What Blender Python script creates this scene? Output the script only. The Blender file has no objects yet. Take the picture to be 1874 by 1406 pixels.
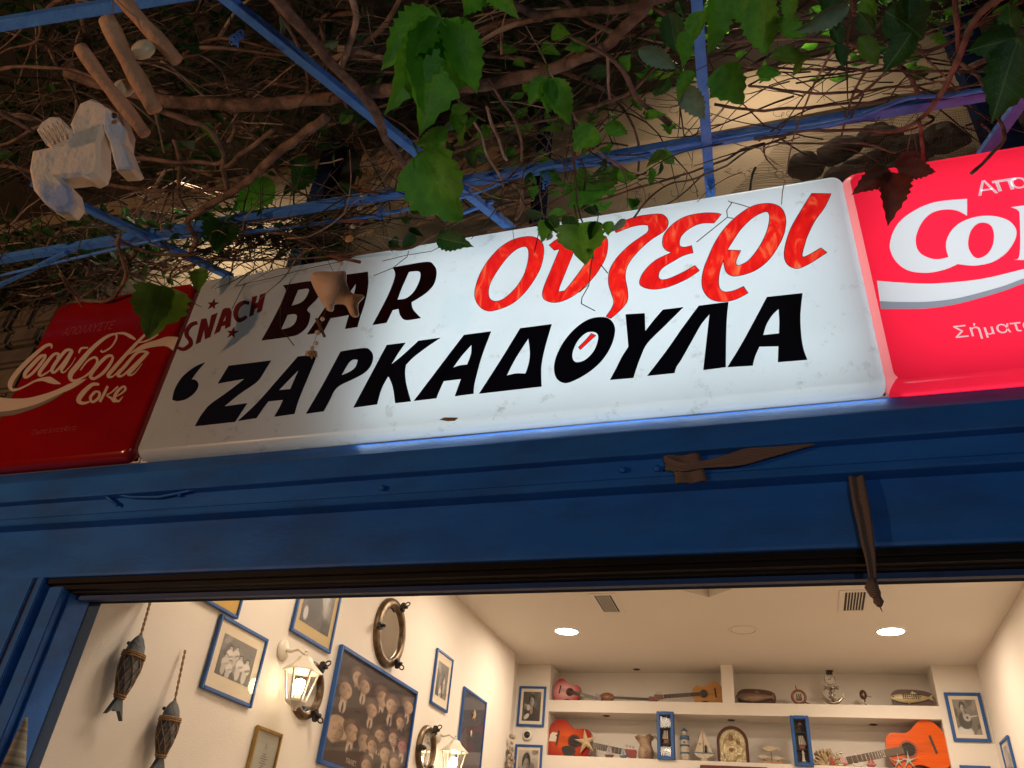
import bpy, bmesh, math, random
import numpy as np
from mathutils import Vector, Matrix, Euler, noise
R_ = random.Random(7)
scene = bpy.context.scene
C = scene.collection
PI = math.pi

# ------------------------------------------------------------------ camera
F_PX = 1444.39            # focal length in photo pixels (photo 1874 wide)
RIGHT = Vector((0.9516044, 0.2964101, 0.0811793))
UP    = Vector((0.1006062, -0.5500458, 0.8290525))
FWD   = Vector((-0.2903919, 0.7807629, 0.5532467))
EYE   = Vector((0, 0, 1.55))
cam = bpy.data.cameras.new('camera'); co = bpy.data.objects.new('camera', cam); C.objects.link(co)
m = Matrix((RIGHT, UP, -FWD)).transposed().to_4x4(); m.translation = EYE
co.matrix_world = m
cam.sensor_fit = 'HORIZONTAL'; cam.sensor_width = 36; cam.lens = 36*F_PX/1874
cam.clip_start = 0.05; cam.clip_end = 500
scene.camera = co

# ------------------------------------------------------------------ night sky, exposure
SUN_EL, SUN_ROT = 4, 200
w = bpy.data.worlds.new('World'); scene.world = w; w.use_nodes = True
nt = w.node_tree; nt.nodes.clear()
sky = nt.nodes.new('ShaderNodeTexSky'); sky.sky_type = 'NISHITA'; sky.sun_disc = False
sky.sun_elevation = math.radians(SUN_EL); sky.sun_rotation = math.radians(SUN_ROT)
bg = nt.nodes.new('ShaderNodeBackground'); bg.inputs[1].default_value = 0.0012
wo = nt.nodes.new('ShaderNodeOutputWorld')
nt.links.new(sky.outputs[0], bg.inputs[0]); nt.links.new(bg.outputs[0], wo.inputs[0])
scene.view_settings.view_transform = 'Standard'; scene.view_settings.look = 'None'
scene.view_settings.exposure = 0; scene.view_settings.gamma = 1; scene.view_settings.use_curve_mapping = False

def light(name, kind, loc, energy, color, size=0.1, size_y=None, to=None, spread=None, shape=None):
    l = bpy.data.lights.new(name, kind); l.energy = energy; l.color = color
    if kind == 'AREA':
        l.size = size; l.shape = shape or ('RECTANGLE' if size_y else 'SQUARE')
        if size_y: l.size_y = size_y
        if spread: l.spread = math.radians(spread)
    elif kind == 'POINT': l.shadow_soft_size = size
    o = bpy.data.objects.new(name, l); C.objects.link(o); o.location = loc
    if to is not None:
        o.rotation_euler = (Vector(to)-Vector(loc)).to_track_quat('-Z', 'Y').to_euler()
    return o

# ------------------------------------------------------------------ placing
def ray(px, py): return (px-937)/F_PX*RIGHT - (py-703)/F_PX*UP + FWD
def onY(px, py, Y): r = ray(px, py); return EYE + r*(Y/r.y)
def onX(px, py, X): r = ray(px, py); return EYE + r*(X/r.x)
def onZ(px, py, Z): r = ray(px, py); return EYE + r*((Z-1.55)/r.z)
def atD(px, py, d): r = ray(px, py); return EYE + r*d
def zrow(py, Y, px=937): return onY(px, py, Y).z

# ------------------------------------------------------------------ materials
def srgb(r, g, b):
    f = lambda c: (c/255/12.92) if c/255 <= .04045 else ((c/255+.055)/1.055)**2.4
    return (f(r), f(g), f(b), 1)
MATS = {}
def mat(name, col, rough=.6, metal=0, col2=None, scale=8, bump=0, bscale=60, trans=0, emit=0, stretch=None, coat=0, fac=(.35,.65), spec=.5, detail=4):
    """procedural paint: noise blends col and col2, optional bump"""
    if name in MATS: return MATS[name]
    mt = bpy.data.materials.new(name); mt.use_nodes = True; MATS[name] = mt
    n = mt.node_tree; b = n.nodes['Principled BSDF']; out = n.nodes['Material Output']
    col = tuple(col)[:3]+(1,)
    b.inputs['Base Color'].default_value = col; b.inputs['Roughness'].default_value = rough
    b.inputs['Metallic'].default_value = metal; b.inputs['Coat Weight'].default_value = coat
    b.inputs['Specular IOR Level'].default_value = spec
    tc = n.nodes.new('ShaderNodeTexCoord'); src = tc.outputs['Object']
    if stretch:
        mp = n.nodes.new('ShaderNodeMapping'); mp.inputs['Scale'].default_value = stretch
        n.links.new(src, mp.inputs[0]); src = mp.outputs[0]
    colsock = None
    if col2 is not None:
        tx = n.nodes.new('ShaderNodeTexNoise'); tx.inputs['Scale'].default_value = scale; tx.inputs['Detail'].default_value = detail
        n.links.new(src, tx.inputs['Vector'])
        rp = n.nodes.new('ShaderNodeValToRGB'); rp.color_ramp.elements[0].position = fac[0]; rp.color_ramp.elements[1].position = fac[1]
        rp.color_ramp.elements[0].color = col; rp.color_ramp.elements[1].color = tuple(col2)[:3]+(1,)
        n.links.new(tx.outputs[0], rp.inputs[0]); n.links.new(rp.outputs[0], b.inputs['Base Color']); colsock = rp.outputs[0]
    if bump:
        t2 = n.nodes.new('ShaderNodeTexNoise'); t2.inputs['Scale'].default_value = bscale; t2.inputs['Detail'].default_value = 6
        n.links.new(src, t2.inputs['Vector'])
        bp = n.nodes.new('ShaderNodeBump'); bp.inputs['Strength'].default_value = bump; bp.inputs['Distance'].default_value = .01
        n.links.new(t2.outputs[0], bp.inputs['Height']); n.links.new(bp.outputs[0], b.inputs['Normal'])
    if trans:
        tr = n.nodes.new('ShaderNodeBsdfTranslucent'); tr.inputs[0].default_value = col
        if colsock: n.links.new(colsock, tr.inputs[0])
        mx = n.nodes.new('ShaderNodeMixShader'); mx.inputs[0].default_value = trans
        n.links.new(b.outputs[0], mx.inputs[1]); n.links.new(tr.outputs[0], mx.inputs[2]); n.links.new(mx.outputs[0], out.inputs[0])
    if emit:
        b.inputs['Emission Color'].default_value = col; b.inputs['Emission Strength'].default_value = emit
    return mt
def glass_mat(name, tint=(1,1,1), refl=.08):
    if name in MATS: return MATS[name]
    mt = bpy.data.materials.new(name); mt.use_nodes = True; MATS[name] = mt
    n = mt.node_tree; n.nodes.remove(n.nodes['Principled BSDF']); out = n.nodes['Material Output']
    t = n.nodes.new('ShaderNodeBsdfTransparent'); t.inputs[0].default_value = tint+(1,)
    g = n.nodes.new('ShaderNodeBsdfGlossy'); g.inputs['Roughness'].default_value = .03
    lw = n.nodes.new('ShaderNodeLayerWeight'); lw.inputs[0].default_value = .5
    pw = n.nodes.new('ShaderNodeMath'); pw.operation = 'POWER'; pw.inputs[1].default_value = 4; n.links.new(lw.outputs['Facing'], pw.inputs[0])
    fr = n.nodes.new('ShaderNodeMath'); fr.operation = 'MULTIPLY_ADD'; fr.inputs[1].default_value = .6; fr.inputs[2].default_value = .04; n.links.new(pw.outputs[0], fr.inputs[0])
    mx = n.nodes.new('ShaderNodeMixShader')
    n.links.new(fr.outputs[0], mx.inputs[0]); n.links.new(t.outputs[0], mx.inputs[1]); n.links.new(g.outputs[0], mx.inputs[2]); n.links.new(mx.outputs[0], out.inputs[0])
    return mt
def print_mat():
    if 'print' in MATS: return MATS['print']
    mt = bpy.data.materials.new('photographic_print'); mt.use_nodes = True; MATS['print'] = mt
    n = mt.node_tree; b = n.nodes['Principled BSDF']; a = n.nodes.new('ShaderNodeAttribute'); a.attribute_name = 'ink'
    n.links.new(a.outputs['Color'], b.inputs['Base Color']); b.inputs['Roughness'].default_value = .45
    return mt

# ------------------------------------------------------------------ mesh builder
class MB:
    def __init__(s): s.v=[]; s.f=[]; s.mi=[]; s.sm=[]
    def add(s, V, Fc, mi=0, smooth=False):
        o=len(s.v); s.v += [Vector(p) for p in V]
        for f in Fc: s.f.append([i+o for i in f]); s.mi.append(mi); s.sm.append(smooth)
        return s
    def box(s, lo, hi, mi=0, M=None):
        x0,y0,z0=lo; x1,y1,z1=hi
        V=[Vector(p) for p in ((x0,y0,z0),(x1,y0,z0),(x1,y1,z0),(x0,y1,z0),(x0,y0,z1),(x1,y0,z1),(x1,y1,z1),(x0,y1,z1))]
        if M is not None: V=[M@p for p in V]
        return s.add(V,[(0,3,2,1),(4,5,6,7),(0,1,5,4),(1,2,6,5),(2,3,7,6),(3,0,4,7)],mi)
    def bbox(s, lo, hi, b=.004, mi=0, M=None):
        """box with chamfered edges"""
        bm=bmesh.new(); x0,y0,z0=lo; x1,y1,z1=hi
        bmesh.ops.create_cube(bm,size=1,matrix=Matrix.Translation(((x0+x1)/2,(y0+y1)/2,(z0+z1)/2))@Matrix.Diagonal((x1-x0,y1-y0,z1-z0,1)))
        bmesh.ops.bevel(bm,geom=bm.edges[:],offset=b,segments=2,affect='EDGES')
        V=[v.co.copy() for v in bm.verts]; Fc=[[v.index for v in f.verts] for f in bm.faces]; bm.free()
        if M is not None: V=[M@p for p in V]
        return s.add(V,Fc,mi)
    def beam(s, a, b, wd, ht, mi=0, roll=0, bev=0):
        a=Vector(a); b=Vector(b); d=(b-a); L=d.length; d.normalize()
        up=Vector((0,0,1)) if abs(d.z)<.95 else Vector((0,1,0))
        sx=d.cross(up).normalized(); sz=sx.cross(d)
        M=Matrix((sx,d,sz)).transposed().to_4x4(); M.translation=a
        M=M@Matrix.Rotation(roll,4,'Y')
        if bev: return s.bbox((-wd/2,0,-ht/2),(wd/2,L,ht/2),bev,mi,M)
        return s.box((-wd/2,0,-ht/2),(wd/2,L,ht/2),mi,M)
    def tube(s, pts, r, n=6, mi=0, cap=True, smooth=True, flat=1.0):
        pts=[Vector(p) for p in pts]; k=len(pts)
        rs = r if isinstance(r,(list,tuple)) else [r]*k
        V=[]; prev=None
        for i,p in enumerate(pts):
            t=(pts[min(i+1,k-1)]-pts[max(i-1,0)])
            if t.length<1e-9: t=Vector((0,0,1))
            t.normalize()
            if prev is None:
                a=Vector((0,0,1)) if abs(t.z)<.9 else Vector((1,0,0)); u=t.cross(a).normalized()
            else:
                u=(prev-t*prev.dot(t));  u = u.normalized() if u.length>1e-6 else t.orthogonal().normalized()
            prev=u; v=t.cross(u)
            for j in range(n):
                a=2*PI*j/n; V.append(p+rs[i]*(math.cos(a)*u+math.sin(a)*v*flat))
        Fc=[]
        for i in range(k-1):
            for j in range(n):
                j2=(j+1)%n; Fc.append((i*n+j,i*n+j2,(i+1)*n+j2,(i+1)*n+j))
        if cap: Fc.append(tuple(range(n))[::-1]); Fc.append(tuple((k-1)*n+j for j in range(n)))
        return s.add(V,Fc,mi,smooth)
    def lathe(s, prof, M=None, n=16, mi=0, smooth=True, sx=1, sy=1):
        """prof: (radius, height) along local Z"""
        V=[]; Fc=[]; k=len(prof)
        for r,h in prof:
            for j in range(n):
                a=2*PI*j/n; V.append(Vector((r*math.cos(a)*sx,r*math.sin(a)*sy,h)))
        for i in range(k-1):
            for j in range(n):
                j2=(j+1)%n; Fc.append((i*n+j,i*n+j2,(i+1)*n+j2,(i+1)*n+j))
        if k==2 and prof[0][0]<1e-5 and abs(prof[0][1]-prof[1][1])<1e-9: V=V[n:]; Fc=[tuple(range(n))]
        elif abs(prof[0][1]-prof[-1][1])>.3*max(p[0] for p in prof):
            if prof[0][0]>1e-5: Fc.append(tuple(range(n))[::-1])
            if prof[-1][0]>1e-5: Fc.append(tuple((k-1)*n+j for j in range(n)))
        if M is not None: V=[M@p for p in V]
        return s.add(V,Fc,mi,smooth)
    def sphere(s, c, r, mi=0, n=12, sc=(1,1,1), M=None):
        k=max(5,n//2+1); prof=[(r*math.sin(PI*i/(k-1)),-r*math.cos(PI*i/(k-1))) for i in range(k)]
        T=Matrix.Translation(c)@(M if M is not None else Matrix.Identity(4))@Matrix.Diagonal((sc[0],sc[1],sc[2],1))
        return s.lathe(prof,T,n,mi)
    def torus(s, M, R, r, n=32, k=8, mi=0, a0=0, a1=2*PI, sx=1, flat=1):
        V=[];Fc=[]; full=abs(a1-a0-2*PI)<1e-6; N=n if full else n+1
        for i in range(N):
            a=a0+(a1-a0)*i/n
            for j in range(k):
                b=2*PI*j/k; q=R+r*math.cos(b); V.append(M@Vector((q*math.cos(a)*sx,q*math.sin(a),r*math.sin(b)*flat)))
        for i in range(n):
            i2=(i+1)%N
            for j in range(k):
                j2=(j+1)%k; Fc.append((i*k+j,i2*k+j,i2*k+j2,i*k+j2))
        return s.add(V,Fc,mi,True)
    def prism(s, poly, M, th, mi=0, smooth=False, mi_side=None):
        """poly in local XY, extruded 0..th on Z"""
        n=len(poly)
        V=[M@Vector((x,y,0)) for x,y in poly]+[M@Vector((x,y,th)) for x,y in poly]
        s.add(V,[tuple(range(n))[::-1],tuple(n+i for i in range(n))],mi)
        o=len(s.v)-2*n
        for i in range(n):
            j=(i+1)%n; s.f.append([o+i,o+j,o+n+j,o+n+i]); s.mi.append(mi if mi_side is None else mi_side); s.sm.append(smooth)
        return s
    def build(s, name, mats, thing=None, parent=None, label=None, kind=None):
        if not isinstance(mats,(list,tuple)): mats=[mats]
        off = thing.loc if thing else Vector((0,0,0))
        me=bpy.data.meshes.new(name); me.from_pydata([tuple(v-off) for v in s.v],[],s.f)
        for mt in mats: me.materials.append(mt)
        me.polygons.foreach_set('material_index',s.mi); me.polygons.foreach_set('use_smooth',s.sm); me.update()
        o=bpy.data.objects.new(name,me); C.objects.link(o)
        if parent is not None: o.parent=parent
        elif thing: o.parent=thing.root
        if label: o['label']=label
        if kind: o['kind']=kind
        return o
class Thing:
    def __init__(s,name,label,cat,loc=(0,0,0),group=None):
        s.loc=Vector(loc); s.root=bpy.data.objects.new(name,None); C.objects.link(s.root); s.root.location=s.loc
        s.root.empty_display_size=.05; s.root['label']=label; s.root['category']=cat
        if group: s.root['group']=group
def tag(o,label,cat,group=None):
    o['label']=label; o['category']=cat
    if group: o['group']=group
    return o
def struct(o): o['kind']='structure'; return o
def single(mb,name,mats,label,cat,group=None,loc=None):
    """a thing made of one mesh, origin at loc"""
    class T: pass
    t=None
    if loc is None:
        xs=[v.x for v in mb.v]; ys=[v.y for v in mb.v]; zs=[v.z for v in mb.v]
        loc=Vector(((min(xs)+max(xs))/2,(min(ys)+max(ys))/2,min(zs)))
    off=Vector(loc); mb.v=[v-off for v in mb.v]
    o=mb.build(name,mats); o.location=off
    return tag(o,label,cat,group)
# frames of reference: a vertical plane facing the street (-Y): local x=+X, y=+Z, z=-Y
def plane_front(o): return Matrix(((1,0,0,o[0]),(0,0,-1,o[1]),(0,1,0,o[2]),(0,0,0,1)))
# wall facing +X: local x=+Y(into room), y=+Z, z=+X
def plane_left(o): return Matrix(((0,0,1,o[0]),(1,0,0,o[1]),(0,1,0,o[2]),(0,0,0,1)))

def smooth_poly(pts, seg=5, closed=True):
    """pts (x,y) or (x,y,1)=corner; Catmull-Rom between, straight tangents at corners"""
    n=len(pts); out=[]
    rng=range(n if closed else n-1)
    for i in rng:
        p1=pts[i]; p2=pts[(i+1)%n]; p0=pts[(i-1)%n] if (closed or i>0) else p1; p3=pts[(i+2)%n] if (closed or i+2<n) else p2
        c1=len(p1)>2; c2=len(p2)>2
        a=Vector(p1[:2]); b=Vector(p2[:2]); a0=a if c1 else Vector(p0[:2]); b3=b if c2 else Vector(p3[:2])
        out.append(tuple(a))
        if c1 and c2: continue
        for k in range(1,seg):
            t=k/seg
            m0=(b-a0)*.5 if not c1 else (b-a)*.5; m1=(b3-a)*.5 if not c2 else (b-a)*.5
            q=(2*t**3-3*t*t+1)*a+(t**3-2*t*t+t)*m0+(-2*t**3+3*t*t)*b+(t**3-t*t)*m1
            out.append(tuple(q))
    if not closed: out.append(tuple(pts[-1][:2]))
    return out
def ribbon(pts, seg=4):
    """variable width stroke (x,y,w) -> polygon"""
    P=[(p[0],p[1]) for p in pts]; sm=smooth_poly(P,seg,False)
    W=[]
    for i in range(len(pts)-1):
        for k in range(seg): W.append(pts[i][2]+(pts[i+1][2]-pts[i][2])*k/seg)
    W.append(pts[-1][2]); L=[];Rr=[]
    n=len(sm)
    for i in range(n):
        a=Vector(sm[max(i-1,0)]); b=Vector(sm[min(i+1,n-1)]); t=(b-a); t=t.normalized() if t.length>0 else Vector((1,0))
        nn=Vector((-t.y,t.x)); p=Vector(sm[i]); L.append(p+nn*W[i]/2); Rr.append(p-nn*W[i]/2)
    return L,Rr
def curve_fill(loops, depth=0, bevel=0):
    """loops of local 2-D points -> (verts, faces) filled with even-odd holes; extruded both ways by depth"""
    cu=bpy.data.curves.new('tmp','CURVE'); cu.dimensions='2D'; cu.fill_mode='BOTH'; cu.extrude=depth; cu.bevel_depth=bevel; cu.bevel_resolution=1
    for lp in loops:
        sp=cu.splines.new('POLY'); sp.points.add(len(lp)-1); sp.use_cyclic_u=True
        for i,p in enumerate(lp): sp.points[i].co=(p[0],p[1],0,1)
    ob=bpy.data.objects.new('tmp',cu); C.objects.link(ob)
    dg=bpy.context.evaluated_depsgraph_get(); me=ob.evaluated_get(dg).to_mesh()
    V=[v.co.copy() for v in me.vertices]; Fc=[tuple(p.vertices) for p in me.polygons]
    ob.evaluated_get(dg).to_mesh_clear(); bpy.data.objects.remove(ob); bpy.data.curves.remove(cu)
    return V,Fc
def text_mesh(body,size,extrude=0,shear=0,space=1):
    cu=bpy.data.curves.new('tmp','FONT'); cu.body=body; cu.size=size; cu.extrude=extrude; cu.shear=shear; cu.space_character=space
    ob=bpy.data.objects.new('tmp',cu); C.objects.link(ob)
    dg=bpy.context.evaluated_depsgraph_get(); me=ob.evaluated_get(dg).to_mesh()
    V=[v.co.copy() for v in me.vertices]; Fc=[tuple(p.vertices) for p in me.polygons]
    ob.evaluated_get(dg).to_mesh_clear(); bpy.data.objects.remove(ob); bpy.data.curves.remove(cu)
    return V,Fc
# ================================================================== levels and planes
YS = 2.40                 # face of the light boxes
CEIL = 1.55+2.42          # ceiling of the bar
XL, XR = -2.87, 1.85      # side walls of the bar
YB = 9.12                 # front of the shelf wall
GROUND = 0.0
BLUE  = mat('blue_gloss_paint',(.016,.125,.48),.45,col2=(.022,.155,.55),scale=3,bump=.10,bscale=30,stretch=(.8,2,3),spec=.25)
def weather(mt,dirt=(.03,.025,.02),chip=(.10,.24,.45)):
    n=mt.node_tree; b=n.nodes['Principled BSDF']; tc=n.nodes.new('ShaderNodeTexCoord'); src=b.inputs['Base Color'].links[0].from_socket
    def layer(src,scale,st,lo,hi,col,amt,det=8):
        mp=n.nodes.new('ShaderNodeMapping'); mp.inputs['Scale'].default_value=st; n.links.new(tc.outputs['Object'],mp.inputs[0])
        t=n.nodes.new('ShaderNodeTexNoise'); t.inputs['Scale'].default_value=scale; t.inputs['Detail'].default_value=det; t.inputs['Roughness'].default_value=.65; n.links.new(mp.outputs[0],t.inputs[0])
        r=n.nodes.new('ShaderNodeMapRange'); r.inputs[1].default_value=lo; r.inputs[2].default_value=hi; r.inputs[4].default_value=amt; n.links.new(t.outputs[0],r.inputs[0])
        m=n.nodes.new('ShaderNodeMixRGB'); m.inputs[2].default_value=tuple(col)+(1,); n.links.new(r.outputs[0],m.inputs[0]); n.links.new(src,m.inputs[1]); return m.outputs[0],r.outputs[0]
    s,_=layer(src,2.2,(1,1,2.5),.45,.75,dirt,.45)          # grime
    s,_=layer(s,40,(.12,1,2.2),.66,.74,chip,.6)            # long scratches
    s,f=layer(s,26,(1,1,1),.70,.73,(.16,.10,.07),.8)       # small chips
    n.links.new(s,b.inputs['Base Color'])
    t=n.nodes.new('ShaderNodeTexNoise'); t.inputs['Scale'].default_value=5; t.inputs['Detail'].default_value=8; n.links.new(tc.outputs['Object'],t.inputs[0])
    r=n.nodes.new('ShaderNodeMapRange'); r.inputs[3].default_value=.30; r.inputs[4].default_value=.70; n.links.new(t.outputs[0],r.inputs[0]); n.links.new(r.outputs[0],b.inputs['Roughness'])
weather(BLUE)
BLUEW = mat('worn_blue_metal_paint',(.012,.07,.24),.42,col2=(.03,.14,.40),scale=12,bump=.5,bscale=80)
BLUEG = mat('blue_pergola_paint',(.065,.24,.80),.4,col2=(.09,.30,.85),scale=20,bump=.5,bscale=70)
DARKB = mat('dark_navy_paint',(.005,.014,.045),.8,spec=.1)
BROWNM= mat('dark_brown_metal',(.005,.0035,.003),.5,col2=(.009,.006,.005),scale=6,spec=.2)
WALLP = mat('white_plaster',(.74,.68,.60),.85,col2=(.78,.72,.64),scale=1.5,bump=.12,bscale=140)
CEILP = mat('white_ceiling_paint',(.72,.67,.60),.9,col2=(.74,.69,.62),scale=1.2,bump=.08,bscale=180)
RENDER= mat('ochre_render',(.36,.28,.18),.9,col2=(.43,.33,.22),scale=2.2,bump=.35,bscale=120)
CONC  = mat('stained_concrete',(.06,.05,.04),.9,col2=(.035,.03,.025),scale=2,bump=.4,bscale=60)
PAVE  = mat('street_paving',(.16,.14,.12),.8,col2=(.11,.10,.09),scale=5,bump=.4,bscale=30)
TILEF = mat('warm_floor_tile',(.45,.34,.24),.35,col2=(.38,.28,.19),scale=3)
STONE = mat('rubble_stone',(.13,.10,.07),.9,col2=(.06,.045,.035),scale=6,bump=.8,bscale=18)

# ------------------------------------------------------------------ ground and room shell
struct(MB().add([(-40,-30,0),(40,-30,0),(40,2.6,0),(-40,2.6,0)],[(0,1,2,3)]).build('street',PAVE))
b=MB(); b.add([(XL,2.6,.004),(XR,2.6,.004),(XR,10.6,.004),(XL,10.6,.004)],[(0,1,2,3)]); struct(b.build('bar_floor',TILEF))
YJ = 8.69                                  # where the left wall steps back
YN = onZ(1350,1233,CEIL).y                 # back of the niches
b=MB(); b.box((XL-.2,2.75,0),(XL,YJ,CEIL)); b.box((XL-.3,YJ,0),(XL-.1,YB+1,CEIL)); struct(b.build('left_wall',WALLP))
b=MB(); b.box((XR,2.75,0),(XR+.2,YN+.4,CEIL)); struct(b.build('right_wall',WALLP))
# ceiling with the diamond skylight recess cut into it
tip=onZ(1297,1094,CEIL); q=.95
dia=[(tip.x,tip.y),(tip.x+q,tip.y-q),(tip.x,tip.y-2*q),(tip.x-q,tip.y-q)]
V,Fc=curve_fill([[(XL-.3,2.6),(XR+.2,2.6),(XR+.2,YN+.5),(XL-.3,YN+.5)],dia])
b=MB().add([(v.x,v.y,CEIL) for v in V],Fc)
for i in range(4):
    p,r=dia[i],dia[(i+1)%4]; b.add([(p[0],p[1],CEIL),(r[0],r[1],CEIL),(r[0],r[1],CEIL+.25),(p[0],p[1],CEIL+.25)],[(0,1,2,3)])
b.add([(p[0],p[1],CEIL+.25) for p in dia],[(0,1,2,3)])
struct(b.build('bar_ceiling',CEILP))
# shelf wall: side panels, slabs, divider, niche back
xa=onY(1004,1302,YB).x; xb=onY(1712,1260,YB).x; xd0=onY(1321,1250,YB).x-.005; xd1=onY(1342,1250,YB).x
z1t=onY(1010,1281,YB).z; z1b=onY(1004,1302,YB).z; z2t=onY(1001,1382,YB).z; z2b=z2t-(z1t-z1b)*1.05
b=MB()
b.box((XL-.1,YB,0),(xa,YN,CEIL)); b.box((xb,YB,0),(XR,YN,CEIL))
b.box((xa,YB,z1b),(xb,YN,z1t)); b.box((xa,YB,z2b),(xb,YN,z2t)); b.box((xd0,YB+.001,z1t),(xd1,YN,CEIL))
b.box((XL-.1,YN,0),(XR,YN+.15,CEIL)); b.box((xa,YB,0),(xb,YN,z2b-.55))
struct(b.build('shelf_wall',WALLP))
# ------------------------------------------------------------------ street front of the building
ztop=6.6
b=MB()
b.box((-9,2.72,0),(XL-.25,3.0,ztop)); b.box((XR+.25,2.72,0),(9,3.0,ztop)); b.box((XL-.25,2.74,z_l:=2.66),(XR+.25,3.0,ztop))
b.box((-9,2.685,4.86),(9,2.72,4.89))       # string course
struct(b.build('street_front_wall',RENDER))
b=MB(); b.box((-9,1.1,5.35),(9,2.72,5.5)); b.box((-9,1.1,5.5),(9,1.2,6.3)); struct(b.build('balcony_slab',CONC))
# rough stones of the wall left of the red box
st=Thing('stone_pier','rough stone pier in shadow left of the unlit red sign','stone wall',(-4.6,2.62,0))
MB().box((-6.2,2.6,0),(-3.42,2.719,5.0)).build('core',STONE,st)
ms=[]
zz=2.3; first=True
while zz<4.9:
    h=R_.uniform(.10,.18); x=-5.6
    while x<-3.45:
        wd=R_.uniform(.16,.36); x1=min(x+wd,-3.43)
        MB().bbox((x+.008,2.50+R_.uniform(0,.03),zz+.008),(x1-.008,2.61,zz+h-.006),.02).build('stone',STONE,st)
        x=x1
    zz+=h

# ------------------------------------------------------------------ beams under the signs and roller housing
Z=lambda py,Y: zrow(py,Y)
X0,X1=-4.2,3.2
hs=Thing('shop_front_housing','long blue painted steel beams and roller shutter housing running under the three signs','shutter housing',(-.5,2.45,Z(1024,2.5)))
b=MB(); zc0=(onY(256,819,YS).z+onY(1610,703,YS).z)/2-.030-.010; zc1=Z(807,2.395); zb=Z(849,2.395)
prof=[(2.55,zc0+.012),(2.455,zc0+.004),(2.449,zc0-.002),(2.400,zc1+.004),(2.395,zc1-.004),(2.395,zb+.005),(2.399,zb),(2.55,zb)]
def extr(prof,x0,x1,n=24):
    b=MB(); k=len(prof); V=[]
    for i in range(n+1):
        x=x0+(x1-x0)*i/n
        for j,(y,z) in enumerate(prof):
            V.append((x,y+.0025*noise.noise(Vector((x*1.7,j*.3,1))),z+.003*noise.noise(Vector((x*1.3,j*.2,5)))))
    Fc=[(i*k+j,i*k+(j+1)%k,(i+1)*k+(j+1)%k,(i+1)*k+j) for i in range(n) for j in range(k)]
    b.add(V,Fc); return b
extr(prof,X0,X1).build('upper_beam',BLUE,hs)
z2=Z(905,2.44); prof=[(2.55,zb+.02),(2.445,zb+.02),(2.440,zb+.012),(2.440,z2+.035),(2.431,z2+.026),(2.430,z2+.006),(2.436,z2),(2.55,z2)]
extr(prof,X0,X1).build('lower_beam',BLUE,hs)
z3=Z(1024,2.5); prof=[(2.60,z2+.05),(2.503,z2+.05),(2.5,z2+.04),(2.5,z3+.01),(2.503,z3),(2.56,z3),(2.60,z3)]
extr(prof,X0,X1).build('housing_panel',BLUE,hs)
# brown stepped track under the housing, blue door head
ya=2.522; steps=[]
zf=Z(1066,2.6); zf2=Z(1076,2.6)
MB().box((X0,2.52,z3-.022),(X1,2.60,z3-.001)).build('roller_track',BROWNM,hs)
MB().box((X0,2.545,z3-.040),(X1,2.62,z3-.0215)).build('roller_track',BROWNM,hs)
MB().box((X0,2.575,zf),(X1,2.66,z3-.039)).build('roller_track',BROWNM,hs)
MB().bbox((X0,2.605,zf2),(X1,2.635,zf-.001),.003).build('door_head',mat('dark_blue_head',(.008,.045,.17),.5,col2=(.006,.03,.12),scale=5),hs)
MB().bbox((X0,2.60,zf+.0),(X1,2.72,2.70),.003).build('backing_panel',DARKB,hs)
# left door post: outer column, groove, reveal
xj=onY(137,1094,2.6).x; xo=onY(75,1062,2.5).x
jb=Thing('door_post','blue painted door post at the left edge of the opening, with a worn groove','door post',(xj-.05,2.55,0))
MB().bbox((xo-.55,2.505,0),(xo-.05,2.70,z3+.08),.004).build('column',BLUE,jb)
MB().bbox((xo-.048,2.515,0),(xo-.026,2.70,z3+.08),.003).build('groove_strip',mat('rusty_brown',(.06,.03,.015),.8,col2=(.02,.012,.01),scale=9),jb)
MB().bbox((xo-.024,2.500,0),(xo+.012,2.70,z3+.0),.004).build('guide_rail',BLUE,jb)
MB().bbox((xo+.013,2.535,0),(xj-.014,2.70,z3-.03),.004).build('guide_rail',BLUE,jb)
MB().bbox((xj-.013,2.57,0),(xj+.001,2.64,zf),.003).build('inner_frame',BLUE,jb)
for i,(px,py,Y,lab) in enumerate(((330,905,2.43,'far left'),(700,893,2.43,'left of the middle'),(1140,860,2.43,'beside the wrapped strap'),(1203,858,2.43,'touching the wrapped strap'))):
    o=onY(px,py,Y); MB().lathe([(.012,-.001),(.012,.004),(.008,.009),(0,.010)],plane_front(o),14).build('bolt',BLUE,hs)
# sash loop of wire on the lower beam, left
pts=[(165,893),(200,903),(240,910),(290,910),(340,900),(400,884)]
b=MB(); b.tube([onY(x,y,2.418) for x,y in pts],.006,6); b.tube([onY(x,y,2.42) for x,y in ((165,893),(190,905),(215,925))],.007,6)
single(b,'bent_strip',BLUE,'thin bent blue metal strip sagging across the lower beam at the far left','metal strip')
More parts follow.
